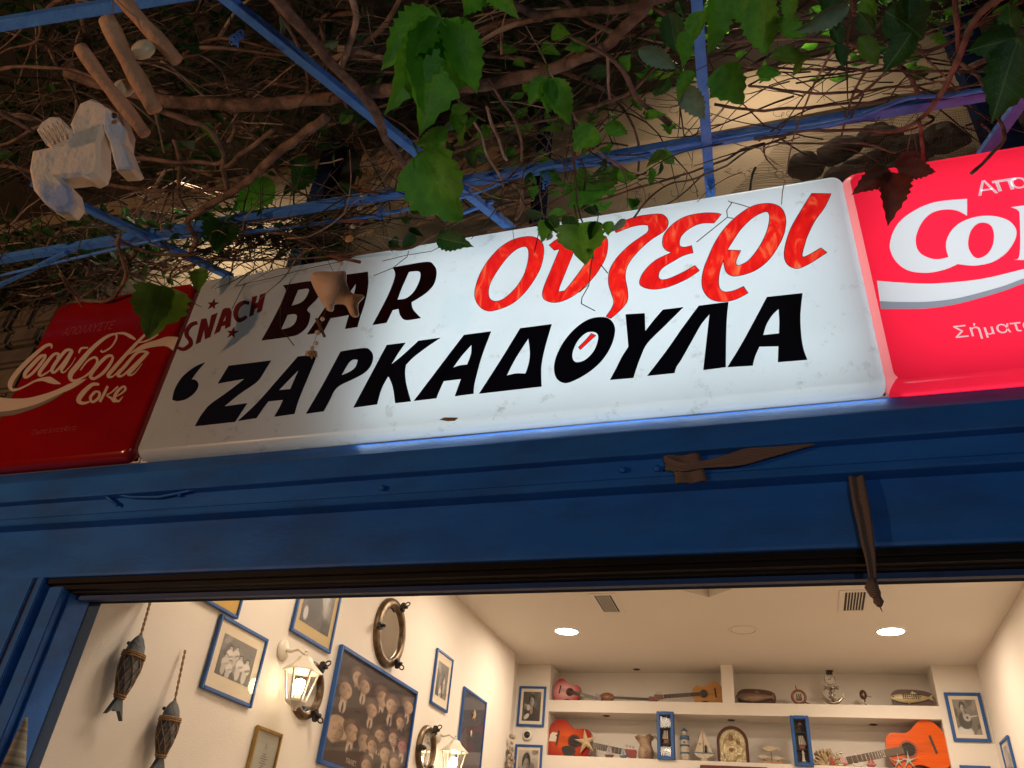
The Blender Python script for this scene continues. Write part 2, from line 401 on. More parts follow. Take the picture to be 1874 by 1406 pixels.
# ------------------------------------------------------------------ webbing straps
WEB=mat('brown_webbing',(.16,.085,.055),.85,col2=(.09,.045,.03),scale=30,bump=.9,bscale=1,stretch=(1,1,1))
WEB=bpy.data.materials.new('woven_webbing'); WEB.use_nodes=True; n=WEB.node_tree; bb=n.nodes['Principled BSDF']; bb.inputs['Roughness'].default_value=.9
wv=n.nodes.new('ShaderNodeTexWave'); wv.inputs['Scale'].default_value=55; wv.bands_direction='Z'; tc=n.nodes.new('ShaderNodeTexCoord'); n.links.new(tc.outputs['Object'],wv.inputs[0]); wv.inputs['Distortion'].default_value=1.2
rp=n.nodes.new('ShaderNodeValToRGB'); rp.color_ramp.elements[0].color=(.12,.075,.058,1); rp.color_ramp.elements[1].color=(.27,.18,.14,1); n.links.new(wv.outputs[0],rp.inputs[0]); n.links.new(rp.outputs[0],bb.inputs[0])
bp=n.nodes.new('ShaderNodeBump'); bp.inputs['Strength'].default_value=.6; bp.inputs['Distance'].default_value=.003; n.links.new(wv.outputs[0],bp.inputs['Height']); n.links.new(bp.outputs[0],bb.inputs['Normal'])
def strap(edges, th=.003, fold=.006):
    """edges: list of (px_left,py_left,px_right,py_right,Y)"""
    b=MB(); K=8; rows=[]
    for (xl,yl,xr,yr,Y) in edges:
        a=onY(xl,yl,Y); c=onY(xr,yr,Y); row=[]
        for k in range(K+1):
            t=k/K; p=a.lerp(c,t); p.y-=fold*math.sin(t*PI*3)*.5; row.append(p)
        rows.append(row)
    # densify
    R2=[]
    for i in range(len(rows)-1):
        for s in range(4):
            t=s/4; q0=rows[max(i-1,0)];q1=rows[i];q2=rows[i+1];q3=rows[min(i+2,len(rows)-1)]
            R2.append([.5*((2*q1[k])+(-q0[k]+q2[k])*t+(2*q0[k]-5*q1[k]+4*q2[k]-q3[k])*t*t+(-q0[k]+3*q1[k]-3*q2[k]+q3[k])*t**3)+Vector((0,.003*noise.noise(q1[k]*25+Vector((t,k,0))),0)) for k in range(K+1)])
    R2.append(rows[-1]); n=len(R2)
    V=[p for r in R2 for p in r]+[p+Vector((0,th,0)) for r in R2 for p in r]; o=n*(K+1); W=K+1
    Fc=[]
    for i in range(n-1):
        for k in range(K):
            Fc.append((i*W+k,(i+1)*W+k,(i+1)*W+k+1,i*W+k+1)); Fc.append((o+i*W+k,o+i*W+k+1,o+(i+1)*W+k+1,o+(i+1)*W+k))
    for i in range(n-1):
        Fc.append((i*W,o+i*W,o+(i+1)*W,(i+1)*W)); Fc.append((i*W+K,(i+1)*W+K,o+(i+1)*W+K,o+i*W+K))
    b.add(V,Fc,0,True); return b
b=strap([(1551,862,1580,860,2.47),(1556,895,1585,890,2.462),(1562,930,1592,925,2.46),(1570,965,1597,960,2.46),(1577,1000,1601,998,2.46),(1585,1030,1603,1030,2.46),(1590,1062,1604,1062,2.46)],fold=.012)
b.tube([onY(1597,1060,2.46),onY(1595,1075,2.455),onY(1602,1088,2.46),onY(1606,1096,2.46)],[.012,.020,.017,.010],8)
b.tube([onY(1604,1090,2.46),onY(1608,1102,2.46),onY(1610,1110,2.46)],[.010,.015,.007],8)
b.tube([onY(1608,1106,2.46),onY(1611,1112,2.46),onY(1615,1120,2.46)],[.003,.002,.001],4)
single(b,'hanging_strap',WEB,'brown webbing strap hanging down with a knotted end over the doorway','strap')
b=strap([(1213,822,1281,822,2.425),(1216,845,1283,840,2.420),(1232,862,1288,858,2.418),(1236,885,1296,880,2.422)],fold=.01)
b2=strap([(1222,835,1216,860,2.415),(1250,845,1250,862,2.405),(1290,842,1292,856,2.408),(1340,828,1352,852,2.41),(1400,808,1414,836,2.412),(1470,786,1484,816,2.415),(1520,770,1534,798,2.42)],fold=.004)
b.add(b2.v,b2.f,0,True)
single(b,'tied_strap',WEB,'brown webbing strap wrapped around the lower blue beam, its tail running right','strap')
# ================================================================== light box signs
def panel_mat(name, col, trans=.55, rough=.25, dirt=(.25,.24,.16), dz=None, blotch=.06, streak=None, coat=0):
    mt=bpy.data.materials.new(name); mt.use_nodes=True; n=mt.node_tree; b=n.nodes['Principled BSDF']; out=n.nodes['Material Output']
    b.inputs['Roughness'].default_value=rough; b.inputs['Coat Weight'].default_value=coat
    tc=n.nodes.new('ShaderNodeTexCoord')
    t1=n.nodes.new('ShaderNodeTexNoise'); t1.inputs['Scale'].default_value=1.6; t1.inputs['Detail'].default_value=5; n.links.new(tc.outputs['Object'],t1.inputs[0])
    mx=n.nodes.new('ShaderNodeMixRGB'); mx.inputs[1].default_value=tuple(col)+(1,); mx.inputs[2].default_value=tuple(c*(1-blotch*4) for c in col)+(1,)
    mr=n.nodes.new('ShaderNodeMapRange'); mr.inputs[1].default_value=.48; mr.inputs[2].default_value=.75; n.links.new(t1.outputs[0],mr.inputs[0]); n.links.new(mr.outputs[0],mx.inputs[0])
    col_s=mx.outputs[0]
    if streak:
        mp=n.nodes.new('ShaderNodeMapping'); mp.inputs['Scale'].default_value=(22,1,7); mp.inputs['Rotation'].default_value=(0,-.5,0); n.links.new(tc.outputs['Object'],mp.inputs[0])
        t2=n.nodes.new('ShaderNodeTexNoise'); t2.inputs['Scale'].default_value=.9; t2.inputs['Detail'].default_value=2.5; t2.inputs['Distortion'].default_value=1.6; n.links.new(mp.outputs[0],t2.inputs[0])
        r2=n.nodes.new('ShaderNodeValToRGB'); e=r2.color_ramp.elements; e[0].position=.30; e[0].color=tuple(streak[0])+(1,); e[1].position=.80; e[1].color=tuple(streak[2])+(1,)
        m2=r2.color_ramp.elements.new(.55); m2.color=tuple(streak[1])+(1,)
        n.links.new(t2.outputs[0],r2.inputs[0]); col_s=r2.outputs[0]
    if dz is not None:
        sep=n.nodes.new('ShaderNodeSeparateXYZ'); n.links.new(tc.outputs['Object'],sep.inputs[0])
        m1=n.nodes.new('ShaderNodeMapRange'); m1.inputs[1].default_value=dz+.13; m1.inputs[2].default_value=dz; n.links.new(sep.outputs[2],m1.inputs[0])
        t3=n.nodes.new('ShaderNodeTexNoise'); t3.inputs['Scale'].default_value=9; t3.inputs['Detail'].default_value=8; t3.inputs['Roughness'].default_value=.75; n.links.new(tc.outputs['Object'],t3.inputs[0])
        m3=n.nodes.new('ShaderNodeMapRange'); m3.inputs[1].default_value=.57; m3.inputs[2].default_value=.78; n.links.new(t3.outputs[0],m3.inputs[0])
        mu=n.nodes.new('ShaderNodeMath'); mu.operation='MULTIPLY'; n.links.new(m1.outputs[0],mu.inputs[0]); n.links.new(m3.outputs[0],mu.inputs[1])
        mu2=n.nodes.new('ShaderNodeMath'); mu2.operation='MULTIPLY'; mu2.inputs[1].default_value=.75; n.links.new(mu.outputs[0],mu2.inputs[0])
        mm=n.nodes.new('ShaderNodeMixRGB'); mm.inputs[2].default_value=tuple(dirt)+(1,); n.links.new(mu2.outputs[0],mm.inputs[0]); n.links.new(col_s,mm.inputs[1]); col_s=mm.outputs[0]
        # fine specks of mould everywhere
        t4=n.nodes.new('ShaderNodeTexNoise'); t4.inputs['Scale'].default_value=4; t4.inputs['Detail'].default_value=12; t4.inputs['Roughness'].default_value=.85; n.links.new(tc.outputs['Object'],t4.inputs[0])
        m4=n.nodes.new('ShaderNodeMapRange'); m4.inputs[1].default_value=.66; m4.inputs[2].default_value=.80; m4.inputs[4].default_value=.05; n.links.new(t4.outputs[0],m4.inputs[0])
        m5=n.nodes.new('ShaderNodeMixRGB'); m5.inputs[2].default_value=(.2,.24,.24,1); n.links.new(m4.outputs[0],m5.inputs[0]); n.links.new(col_s,m5.inputs[1]); col_s=m5.outputs[0]
    n.links.new(col_s,b.inputs['Base Color'])
    tr=n.nodes.new('ShaderNodeBsdfTranslucent'); n.links.new(col_s,tr.inputs[0])
    ms=n.nodes.new('ShaderNodeMixShader'); ms.inputs[0].default_value=trans
    n.links.new(b.outputs[0],ms.inputs[1]); n.links.new(tr.outputs[0],ms.inputs[2]); n.links.new(ms.outputs[0],out.inputs[0])
    return mt
def px2xz(pts, ox, oy, s):
    out=[]
    for p in pts:
        q=onY(ox+p[0]/s, oy+p[1]/s, YS); out.append((q.x,q.z)+tuple(p[2:3]))
    return out
def rrect(x0,x1,z0,z1,r,n=6):
    P=[]
    for cx,cz,a in ((x1-r,z1-r,0),(x0+r,z1-r,90),(x0+r,z0+r,180),(x1-r,z0+r,270)):
        for i in range(n+1):
            t=math.radians(a+90*i/n); P.append((cx+r*math.cos(t),cz+r*math.sin(t)))
    return P
def lightbox(th, x0,x1,z0,z1,r,rim,depth,holes,mface,mrim,mcase,hang=.0):
    """moulded acrylic face with rounded rim + closed metal casing behind"""
    face=rrect(x0,x1,z0,z1,r)
    V,Fc=curve_fill([face]+holes)
    b=MB().add([(v.x,YS,v.y) for v in V],Fc)
    n=len(face); K=5; rings=[]
    cx,cz=(x0+x1)/2,(z0+z1)/2
    def grow(p,d):
        q=[p[0],p[1]]
        # outward growth of a rounded rectangle: move along its normal
        i=face.index(p); k=7; c=i//k; a=math.radians(c*90+90*(i%k)/6)
        return (p[0]+d*math.cos(a),p[1]+d*math.sin(a))
    V=[];Fc=[]
    for j in range(K+1):
        t=j/K; a=t*PI/2
        for p in face:
            g=grow(p,rim*math.sin(a)); V.append((g[0],YS+.0+depth*(1-math.cos(a)),g[1]))
    for p in face:
        g=grow(p,rim); V.append((g[0],YS+depth+.012,g[1]))
    for j in range(K+1):
        for i in range(n):
            i2=(i+1)%n; Fc.append((j*n+i,j*n+i2,(j+1)*n+i2,(j+1)*n+i))
    o_=len(b.v); b.add(V,Fc,1,True)
    for q in range(len(b.f)-len(Fc),len(b.f)):
        i=(b.f[q][0]-o_)%n; aa=math.radians((i//7)*90+90*((i%7)+(.5 if i%7<6 else 0))/6)
        if i%7==6: aa=math.radians((i//7)*90+90)
        if math.cos(aa)>-.75: b.mi[q]=0
    b.build('panel',[mface,mrim],th)
    X0c,X1c,Z0c,Z1c=x0-rim+.001,x1+rim-.001,z0-rim+.001,z1+rim-.001; ya=YS+depth+.012
    c=MB(); t=.006
    c.box((X0c,ya,Z0c),(X0c+t,2.66,Z1c)); c.box((X1c-t,ya,Z0c),(X1c,2.66,Z1c)); c.box((X0c+t,ya,Z0c),(X1c-t,2.66,Z0c+t)); c.box((X0c+t,ya,Z1c-t),(X1c-t,2.66,Z1c)); c.box((X0c,2.66,Z0c),(X1c,2.668,Z1c))
    c.build('casing',mcase,th)
    return b
WCASE=mat('white_sheet_metal',(.7,.7,.7),.5)
INK=mat('black_vinyl',(.004,.005,.018),.5,spec=.15)
MAROON=mat('maroon_vinyl',(.030,.004,.006),.5,col2=(.012,.002,.004),scale=14,spec=.15)
DRED=mat('dark_red_vinyl',(.13,.006,.010),.5,spec=.2)
def overlay(th,name,loops,mt,Y=YS-.0015,d=.0012,label=None):
    V,Fc=curve_fill(loops,d)
    return MB().add([(v.x,Y-v.z,v.y) for v in V],[f[::-1] for f in Fc]).build(name,mt,th,label=label)
def loops(crop, *ps, seg=5):
    ox,oy,s=crop
    return [smooth_poly(px2xz(p,ox,oy,s),seg) for p in ps]
c=1
cA=(300,600,5.856); cB=(540,580,5.856); cC=(780,540,4.685); cD=(1100,500,4.685); cE=(850,350,4.685); cF=(1150,330,4.685); cG=(310,460,5.856); cH=(540,440,5.856); cI=(1534,270,5.512); cJ=(1534,480,5.512); cK=(0,560,5.2056)
# --- white sign
fx0=onY(256,819,YS).x; fx1=onY(1610,702,YS).x; fz0=(onY(256,819,YS).z+onY(1610,703,YS).z)/2; fz1=(onY(1530,325,YS).z+onY(376,517,YS).z)/2
RIM=.030
redO=[(585,392),(650,425),(682,500),(660,640),(600,760),(520,870),(420,960),(300,1015),(200,1030),(130,990),(92,920),(92,840),(130,720),(200,600),(300,490),(400,425),(500,395)]
redOh=[(520,478),(548,510),(545,600),(510,720),(440,830),(350,915),(280,945),(225,930),(207,880),(220,800),(280,690),(370,570),(450,500)]
redU=[(725,465,c),(800,410),(880,390),(925,410),(938,470),(930,540),(890,640),(850,740),(815,830),(808,865,c),(860,855,c),(930,770),(1010,660),(1060,570),(1090,470),(1095,410),(1160,385),(1205,388),(1230,440),(1215,560),(1165,660),(1100,750),(1000,850),(900,920),(790,957),(700,940),(668,890),(690,800),(740,680),(790,560),(815,500,c),(770,510,c)]
redZ=[(1275,300,c),(1370,255),(1500,215),(1660,197),(1720,215),(1748,270),(1720,340),(1600,420),(1480,530),(1400,640),(1380,740),(1400,860),(1395,950),(1330,1030),(1256,1094,c),(1212,1078,c),(1260,1010),(1280,950),(1260,880),(1235,790),(1245,680),(1310,570),(1420,460),(1520,390),(1575,345),(1575,297,c),(1520,292),(1430,310),(1350,340),(1300,360,c)]
redE=[(797,295,c),(735,370,c),(620,375),(520,420),(450,490),(440,560),(480,575),(543,562,c),(555,625,c),(470,650),(380,700),(300,750),(262,800),(268,848),(330,850),(450,800),(570,732,c),(610,778,c),(500,850),(350,915),(220,938),(130,920),(95,880),(130,790),(230,690),(370,622,c),(320,600),(292,545),(310,460),(390,370),(500,310),(640,283),(750,283)]
redR=[(1240,205),(1310,240),(1348,320),(1340,440),(1290,560),(1200,690),(1080,780),(930,825),(860,810),(828,765),(815,690,c),(790,760),(775,840),(780,920),(820,958),(900,950),(987,912,c),(1027,970,c),(930,1020),(850,1040),(760,1040),(690,1010),(640,940),(630,850),(650,750),(690,650),(740,540),(820,420),(930,310),(1050,230),(1150,203)]
redRh=[(1190,275),(1210,320),(1190,430),(1130,560),(1040,680),(970,725),(930,730),(925,690),(965,605,c),(850,600,c),(880,550),(960,430),(1060,330),(1140,285)]
redI=[(1570,115,c),(1740,118,c),(1680,240),(1600,350),(1540,470),(1510,560),(1490,650),(1530,650),(1650,582,c),(1703,622,c),(1600,690),(1500,745),(1430,760),(1360,720),(1335,640),(1355,520),(1400,400),(1480,260)]
dash=[(1415,332,c),(1455,350,c),(1400,400),(1322,472,c),(1305,450,c),(1370,385)]
RED=[loops(cE,redO,redOh),loops(cE,redU),loops(cE,redZ),loops(cF,redE),loops(cF,redR,redRh),loops(cF,redI),loops(cC,dash)]
WP=panel_mat('milky_acrylic',(.78,.82,.82),.5,.3,dz=fz0-.02,blotch=.02)
RP=panel_mat('red_streaked_paint',(.5,.01,.01),.6,.18,streak=((.66,.007,.008),(.86,.016,.010),(.95,.17,.06)),coat=.5)
ws=Thing('main_sign','long white sign with red and black Greek lettering, lit only toward its right end','sign',((fx0+fx1)/2,YS,fz0))
lightbox(ws,fx0,fx1,fz0,fz1,.022,RIM,.05,[l for L in RED for l in L],WP,WP,WCASE)
EDGE=mat('dark_red_edge',(.10,.004,.004),.5)
for L in RED:
    lt=overlay(ws,'letter',L,RP,YS-.0012,0,label='red hand painted letter')
    for lp in L: MB().tube([(x,YS-.0016,z) for x,z in lp+lp[:2]],.0014,4,cap=False).build('edge',EDGE,ws,lt)
blk=[loops(cA,[(440,375,c),(330,425),(200,530),(120,660),(92,775,c),(150,787),(250,760),(340,685),(370,610),(345,565),(297,557,c),(350,480)]),
 loops(cA,[(697,410,c),(1148,354,c),(1035,540,c),(975,600),(800,720),(645,847,c),(893,812,c),(763,1010,c),(335,1057,c),(395,950),(470,850,c),(530,800),(700,680),(870,547,c),(580,600,c)]),
 loops(cA,[(1437,312,c),(1645,288,c),(1600,400),(1500,640),(1440,790),(1400,925,c),(1185,955,c),(1240,860),(1280,775,c),(1120,790,c),(1060,870),(993,970,c),(797,1000,c),(1000,810),(1230,550)],[(1448,452,c),(1400,560),(1357,660,c),(1232,672,c),(1340,560)]),
 loops(cB,[(490,375,c),(740,338),(815,370),(838,440),(810,530),(740,605),(620,670),(480,738),(420,800),(370,900),(307,1015,c),(120,1040,c),(300,730)],[(675,465,c),(650,540),(590,590),(498,630,c),(560,520),(600,472),(640,458)]),
 loops(cB,[(985,305,c),(1185,280,c),(1110,385),(1030,517,c),(1150,420),(1325,260,c),(1557,228,c),(1400,335),(1270,435),(1190,515,c),(1180,600),(1195,730),(1243,908,c),(1075,927,c),(1050,760),(1010,655),(995,645,c),(930,770),(880,940,c),(627,975,c)]),
 loops(cC,[(325,345,c),(557,315,c),(480,520),(435,680),(412,780),(407,848,c),(247,870,c),(300,722,c),(152,740,c),(110,830),(88,887,c),(-104,910,c),(168,551)],[(390,428,c),(385,510),(352,600,c),(290,607),(230,627,c),(300,530)]),
 loops(cC,[(807,288,c),(1077,253,c),(1020,450),(990,600),(987,700),(990,787,c),(455,848,c),(640,560)],[(877,375,c),(890,500),(880,590),(852,677,c),(770,676),(690,695,c),(770,540)]),
 loops(cC,[(1520,193),(1590,225),(1620,300),(1590,430),(1510,560),(1400,660),(1280,730),(1190,757),(1120,720),(1097,630),(1120,520),(1190,390),(1290,280),(1400,210)],[(1400,318),(1460,328),(1475,380),(1440,480),(1370,555),(1300,580),(1262,560),(1255,500),(1290,410),(1345,345)]),
 loops(cD,[(210,357,c),(375,347,c),(380,500,c),(450,410),(530,317,c),(705,295,c),(560,440),(400,600),(340,720),(300,830),(278,900,c),(78,917,c),(130,820),(180,720),(235,635,c),(225,520)]),
 loops(cD,[(838,283,c),(1093,250,c),(1078,400),(1072,600),(1070,808,c),(877,833,c),(900,620),(930,355,c),(860,440),(780,580),(690,740),(650,800),(630,858,c),(397,883,c),(560,670),(700,470)]),
 loops(cD,[(1422,208,c),(1728,175,c),(1710,350),(1715,520),(1735,650),(1768,745,c),(1516,765,c),(1520,628,c),(1358,632,c),(1320,720),(1300,795,c),(1085,808,c),(1200,620),(1320,400)],[(1522,310,c),(1528,420),(1525,520,c),(1390,535,c),(1420,440),(1470,360)])]
for L in blk: overlay(ws,'letter',L,INK,label='black vinyl letter')
bar=[loops(cG,[(1218,370,c),(1500,325),(1580,345),(1605,410),(1590,500),(1480,620),(1510,680),(1480,800),(1400,880),(1300,915),(990,958,c),(1100,760),(1200,560),(1250,430)],[(1380,415,c),(1480,402),(1498,430),(1460,510),(1400,560),(1308,588,c)],[(1268,682,c),(1340,675),(1370,700),(1350,770),(1290,820),(1195,845,c)]),
 loops(cH,[(500,378,c),(782,340,c),(785,480),(755,650),(700,820),(670,930,c),(537,952,c),(580,802,c),(380,838,c),(300,990,c),(130,1010,c),(300,760),(420,560)],[(655,465,c),(640,560),(600,668,c),(480,695,c),(560,590)]),
 loops(cH,[(1045,295,c),(1400,235),(1490,270),(1518,350),(1490,470),(1400,570),(1250,665,c),(1265,740),(1350,835,c),(1190,857),(1130,810),(1110,735,c),(1048,750,c),(980,885,c),(832,910,c),(950,690),(1030,520),(1075,370)],[(1222,340,c),(1310,332),(1345,360),(1330,450),(1270,560),(1190,625),(1097,640,c),(1150,500)])]
for L in bar: overlay(ws,'letter',L,MAROON,label='maroon painted letter')
def stroke(crop,pts,seg=4):
    L,Rr=ribbon(pts,seg); poly=[(p.x,p.y) for p in L]+[(p.x,p.y) for p in reversed(Rr)]
    ox,oy,s=crop; return [(q.x,q.z) for q in (onY(ox+x/s,oy+y/s,YS) for x,y in poly)]
def star(crop,x,y,r,rot=0,shear=.3):
    P=[]
    for i in range(10):
        a=-PI/2+rot+i*PI/5; q=r if i%2==0 else r*.40
        P.append((x+q*math.cos(a)-shear*q*math.sin(a),y+q*math.sin(a)))
    ox,oy,s=crop; return [(q.x,q.z) for q in (onY(ox+x/s,oy+y/s,YS) for x,y in P)]
def cpoly(crop,pts): return loops(crop,[p+(1,) for p in pts],seg=2)[0]
sn=[[stroke(cG,[(300,768,34),(240,788,40),(190,850,44),(188,905,44),(225,955,46),(228,1000,46),(190,1035,42),(145,1053,36),(90,1035,30)])],
 [cpoly(cG,[(345,730),(398,722),(422,830),(452,690),(517,662),(437,920),(383,945),(375,830),(333,975),(283,998)])],
 [cpoly(cG,[(572,630),(600,612),(650,612),(668,650),(655,805),(598,832),(602,795),(560,805),(540,860),(482,890)]),cpoly(cG,[(608,680),(604,745),(572,758)])],
 [stroke(cG,[(858,560,30),(795,552,40),(735,600,50),(712,680,50),(740,740,46),(790,728,38),(832,700,26)])],
 [cpoly(cG,[(890,495),(940,480),(922,563),(955,548),(975,470),(1032,450),(990,640),(940,660),(950,605),(915,620),(903,682),(857,705)])],
 [star(cG,467,572,62)],[star(cG,677,877,64)]]
for L in sn: overlay(ws,'letter' if len(sn)-sn.index(L)>2 else 'star',L,DRED,label='dark red painted letter' if len(sn)-sn.index(L)>2 else 'small dark red star')
# brown leaf scrap stuck to the lower edge
q=[(1545,1103),(1600,1078),(1750,1080),(1710,1115),(1640,1120)]
single(MB().add([onY(540+x/5.856,580+y/5.856,YS-.003) for x,y in q]+[onY(540+x/5.856,580+y/5.856,YS-.001) for x,y in q],[(0,1,2,3,4),(9,8,7,6,5)]+[(i,5+i,5+(i+1)%5,(i+1)%5) for i in range(5)]),'dry_leaf_scrap',mat('dry_leaf_tan',(.35,.22,.09),.8,col2=(.2,.12,.05),scale=50),'small tan scrap of dead leaf stuck at the bottom of the white sign','leaf scrap')

# --- right red sign (lit)
gx0=onY(1566,345,YS).x; gx0=(gx0+onY(1628,690,YS).x)/2; gz1=onY(1700,300,YS).z; gz0=onY(1700,690,YS).z+.0
gW=1.16
RLIT=panel_mat('red_acrylic',(.80,.016,.045),.62,.22,blotch=.05)
PINK=panel_mat('stretched_pink_acrylic',(.80,.25,.24),.62,.22,blotch=.02)
WLIT=panel_mat('printed_white_acrylic',(.58,.64,.645),.5,.25,blotch=.01)
GREYL=panel_mat('printed_grey_acrylic',(.22,.26,.29),.5,.25,blotch=.01)
rs=Thing('lit_cola_sign','bright red illuminated soft drink sign with large white letters at the right edge','sign',(gx0+gW/2,YS,gz0))
Cc=[(1300,520,c),(1300,690,c),(1200,640),(1080,628),(950,660),(850,750),(790,880),(785,980),(820,1060),(900,1110),(1000,1130),(1112,1108,c),(1088,1020),(1095,930),(1150,830),(1250,750),(1400,700),(1560,693),(1700,730),(1780,800),(1798,880),(1760,980),(1680,1080),(1550,1160),(1400,1192),(1300,1190),(1205,1178,c),(1100,1225),(960,1260),(830,1265),(700,1240),(600,1170),(540,1080),(520,980),(560,840),(650,720),(800,620),(950,560),(1100,535)]
Ch=[(1470,760),(1540,790),(1570,870),(1560,980),(1510,1070),(1430,1117),(1370,1105),(1320,1030),(1312,940),(1340,840),(1400,775)]
Kk=[(1740,605,c),(1850,590,c),(2020,572,c),(2020,830,c),(2180,700,c),(2330,690,c),(2140,860,c),(2360,1110,c),(2190,1120,c),(2020,930,c),(2020,1080),(2060,1120,c),(1900,1138,c),(1770,1135,c),(1830,1080),(1830,700),(1810,635)]
Ee=[(2700,1050),(2600,1100),(2480,1100),(2400,1040),(2380,930),(2420,800),(2520,710),(2640,690),(2720,740),(2740,830),(2720,880,c),(2500,900,c),(2520,1000),(2600,1020),(2690,990,c)]
sw=[(390,188,c),(600,205),(900,218),(1200,200),(1500,160),(1874,70),(2150,10),(2420,-20,c),(2420,-12,c),(2200,75),(1874,165),(1700,230),(1500,290),(1200,365),(900,400),(600,402),(420,395,c)]
gr=[(420,396,c),(600,403),(900,401),(1200,366),(1500,291),(1700,231),(1874,166),(2200,76),(2420,-11,c),(2425,-5,c),(2200,120),(1874,215),(1700,280),(1500,342),(1200,422),(900,467),(600,472),(430,475,c)]
TXT=[]
def plane_text(body,px,py,Y,size,space=1):
    V,Fc=text_mesh(body,size,space=space); o=onY(px,py,Y)
    return [(v.x+o.x,v.y+o.z) for v in V],Fc
gl=[loops(cI,Cc,Ch),loops(cI,Kk),loops(cI,Ee)]
swl=loops(cJ,sw); grl=loops(cJ,gr)
lightbox(rs,gx0,gx0+gW,gz0,gz1,.035,.040,.06,[l for L in gl for l in L]+swl+grl,RLIT,PINK,WCASE)
for L in gl: overlay(rs,'letter',L,WLIT,YS-.0008,0,label='large white letter')
overlay(rs,'white_wave',swl,WLIT,YS-.0008,0); overlay(rs,'grey_wave_edge',grl,GREYL,YS-.0008,0)
TL=mat('pale_pink_print',(.75,.55,.60),.4)
TL2=bpy.data.materials.new('self_glowing_print'); TL2.use_nodes=True
bb=TL2.node_tree.nodes['Principled BSDF']; bb.inputs['Base Color'].default_value=(.8,.7,.74,1); bb.inputs['Emission Color'].default_value=(.8,.6,.66,1); bb.inputs['Emission Strength'].default_value=.75  # emission stands in for tube light coming through the small print
def text_part(th,name,body,px,py,size,mt,Y=YS-.0016,space=1,label=None,fit=None):
    P,Fc=plane_text(body,px,py,Y,size,space)
    if fit:
        w_=max(p[0] for p in P)-min(p[0] for p in P); k=fit/w_; x0=min(p[0] for p in P); P=[(x0+(p[0]-x0)*k,p[1]) for p in P]
    b=MB(); n=len(P); b.add([(x,Y,z) for x,z in P],[f for f in Fc]); return b.build(name,mt,th,label=label,kind='stuff')
cap=.75
h1=(onY(1798,331,YS).z-onY(1789,359,YS).z)
text_part(rs,'small_print','Α',1789,359,h1/.72,TL2,label='small white Greek words above the big letters')
o=onY(1822,352,YS); b=MB(); Yt=YS-.0016
for x0_,x1_,z0_,z1_ in ((0,1.05,.62,.78),(.12,.28,0,.63),(.66,.82,0,.63)): b.add([(o.x+h1*x,Yt,o.z+h1*z) for x,z in ((x0_,z0_),(x1_,z0_),(x1_,z1_),(x0_,z1_))],[(0,1,2,3)])
b.build('small_print',TL2,rs,kind='stuff')
text_part(rs,'small_print','ολαύστε',1851,347,h1/.72,TL2)
h2=(onY(1752,597,YS).z-onY(1752,619,YS).z)
text_part(rs,'small_print','Σήματα Κατατεθέντα',1747,619,h2/.72,TL2,label='small white Greek words below the wave')
# outline near the lower rim, left undrawn
q=[(600,1250),(1100,1190),(1500,1110),(1690,1095),(1690,1150),(1300,1200),(900,1240)]

# --- left red sign (unlit)
lx1=fx0-RIM-.004-.03; kz=onY(150,850,YS).z; hz0=onY(60,842,YS).z; hz1=onY(200,548,YS).z
lx1=onY(300,700,YS).x-.0
lx1=fx0-RIM-.012-.03
lW=lx1-onY(88,600,YS).x
RDARK=mat('red_acrylic_unlit',(.30,.0035,.006),.2,col2=(.24,.003,.005),scale=3,coat=.4)
CREAM=mat('cream_print',(.62,.50,.40),.35); GREYD=mat('grey_print',(.20,.17,.14),.35); FAINT=mat('faint_pink_print',(.42,.06,.07),.3)
ls=Thing('unlit_cola_sign','unlit dark red soft drink sign with cream script lettering at the left edge','sign',(lx1-lW/2,YS,hz0))
hz0=fz0+.004; hz1=fz1-.004
lightbox(ls,lx1-lW,lx1,hz0,hz1,.03,.03,.05,[],RDARK,RDARK,WCASE)
def S(pts):
    L,Rr=ribbon(pts,6); ox,oy,s=cK; b=MB(); k=len(L); V=[]; y0=YS-.0010-.0003*R_.random()
    for i in range(k):
        for p in (L[i],Rr[i]): V.append(onY(ox+p.x/s,oy+p.y/s,y0-.0000015*i*8))
    b.add(V,[(2*i,2*i+2,2*i+3,2*i+1) for i in range(k-1)]); return b.build('script_stroke',CREAM,ls)
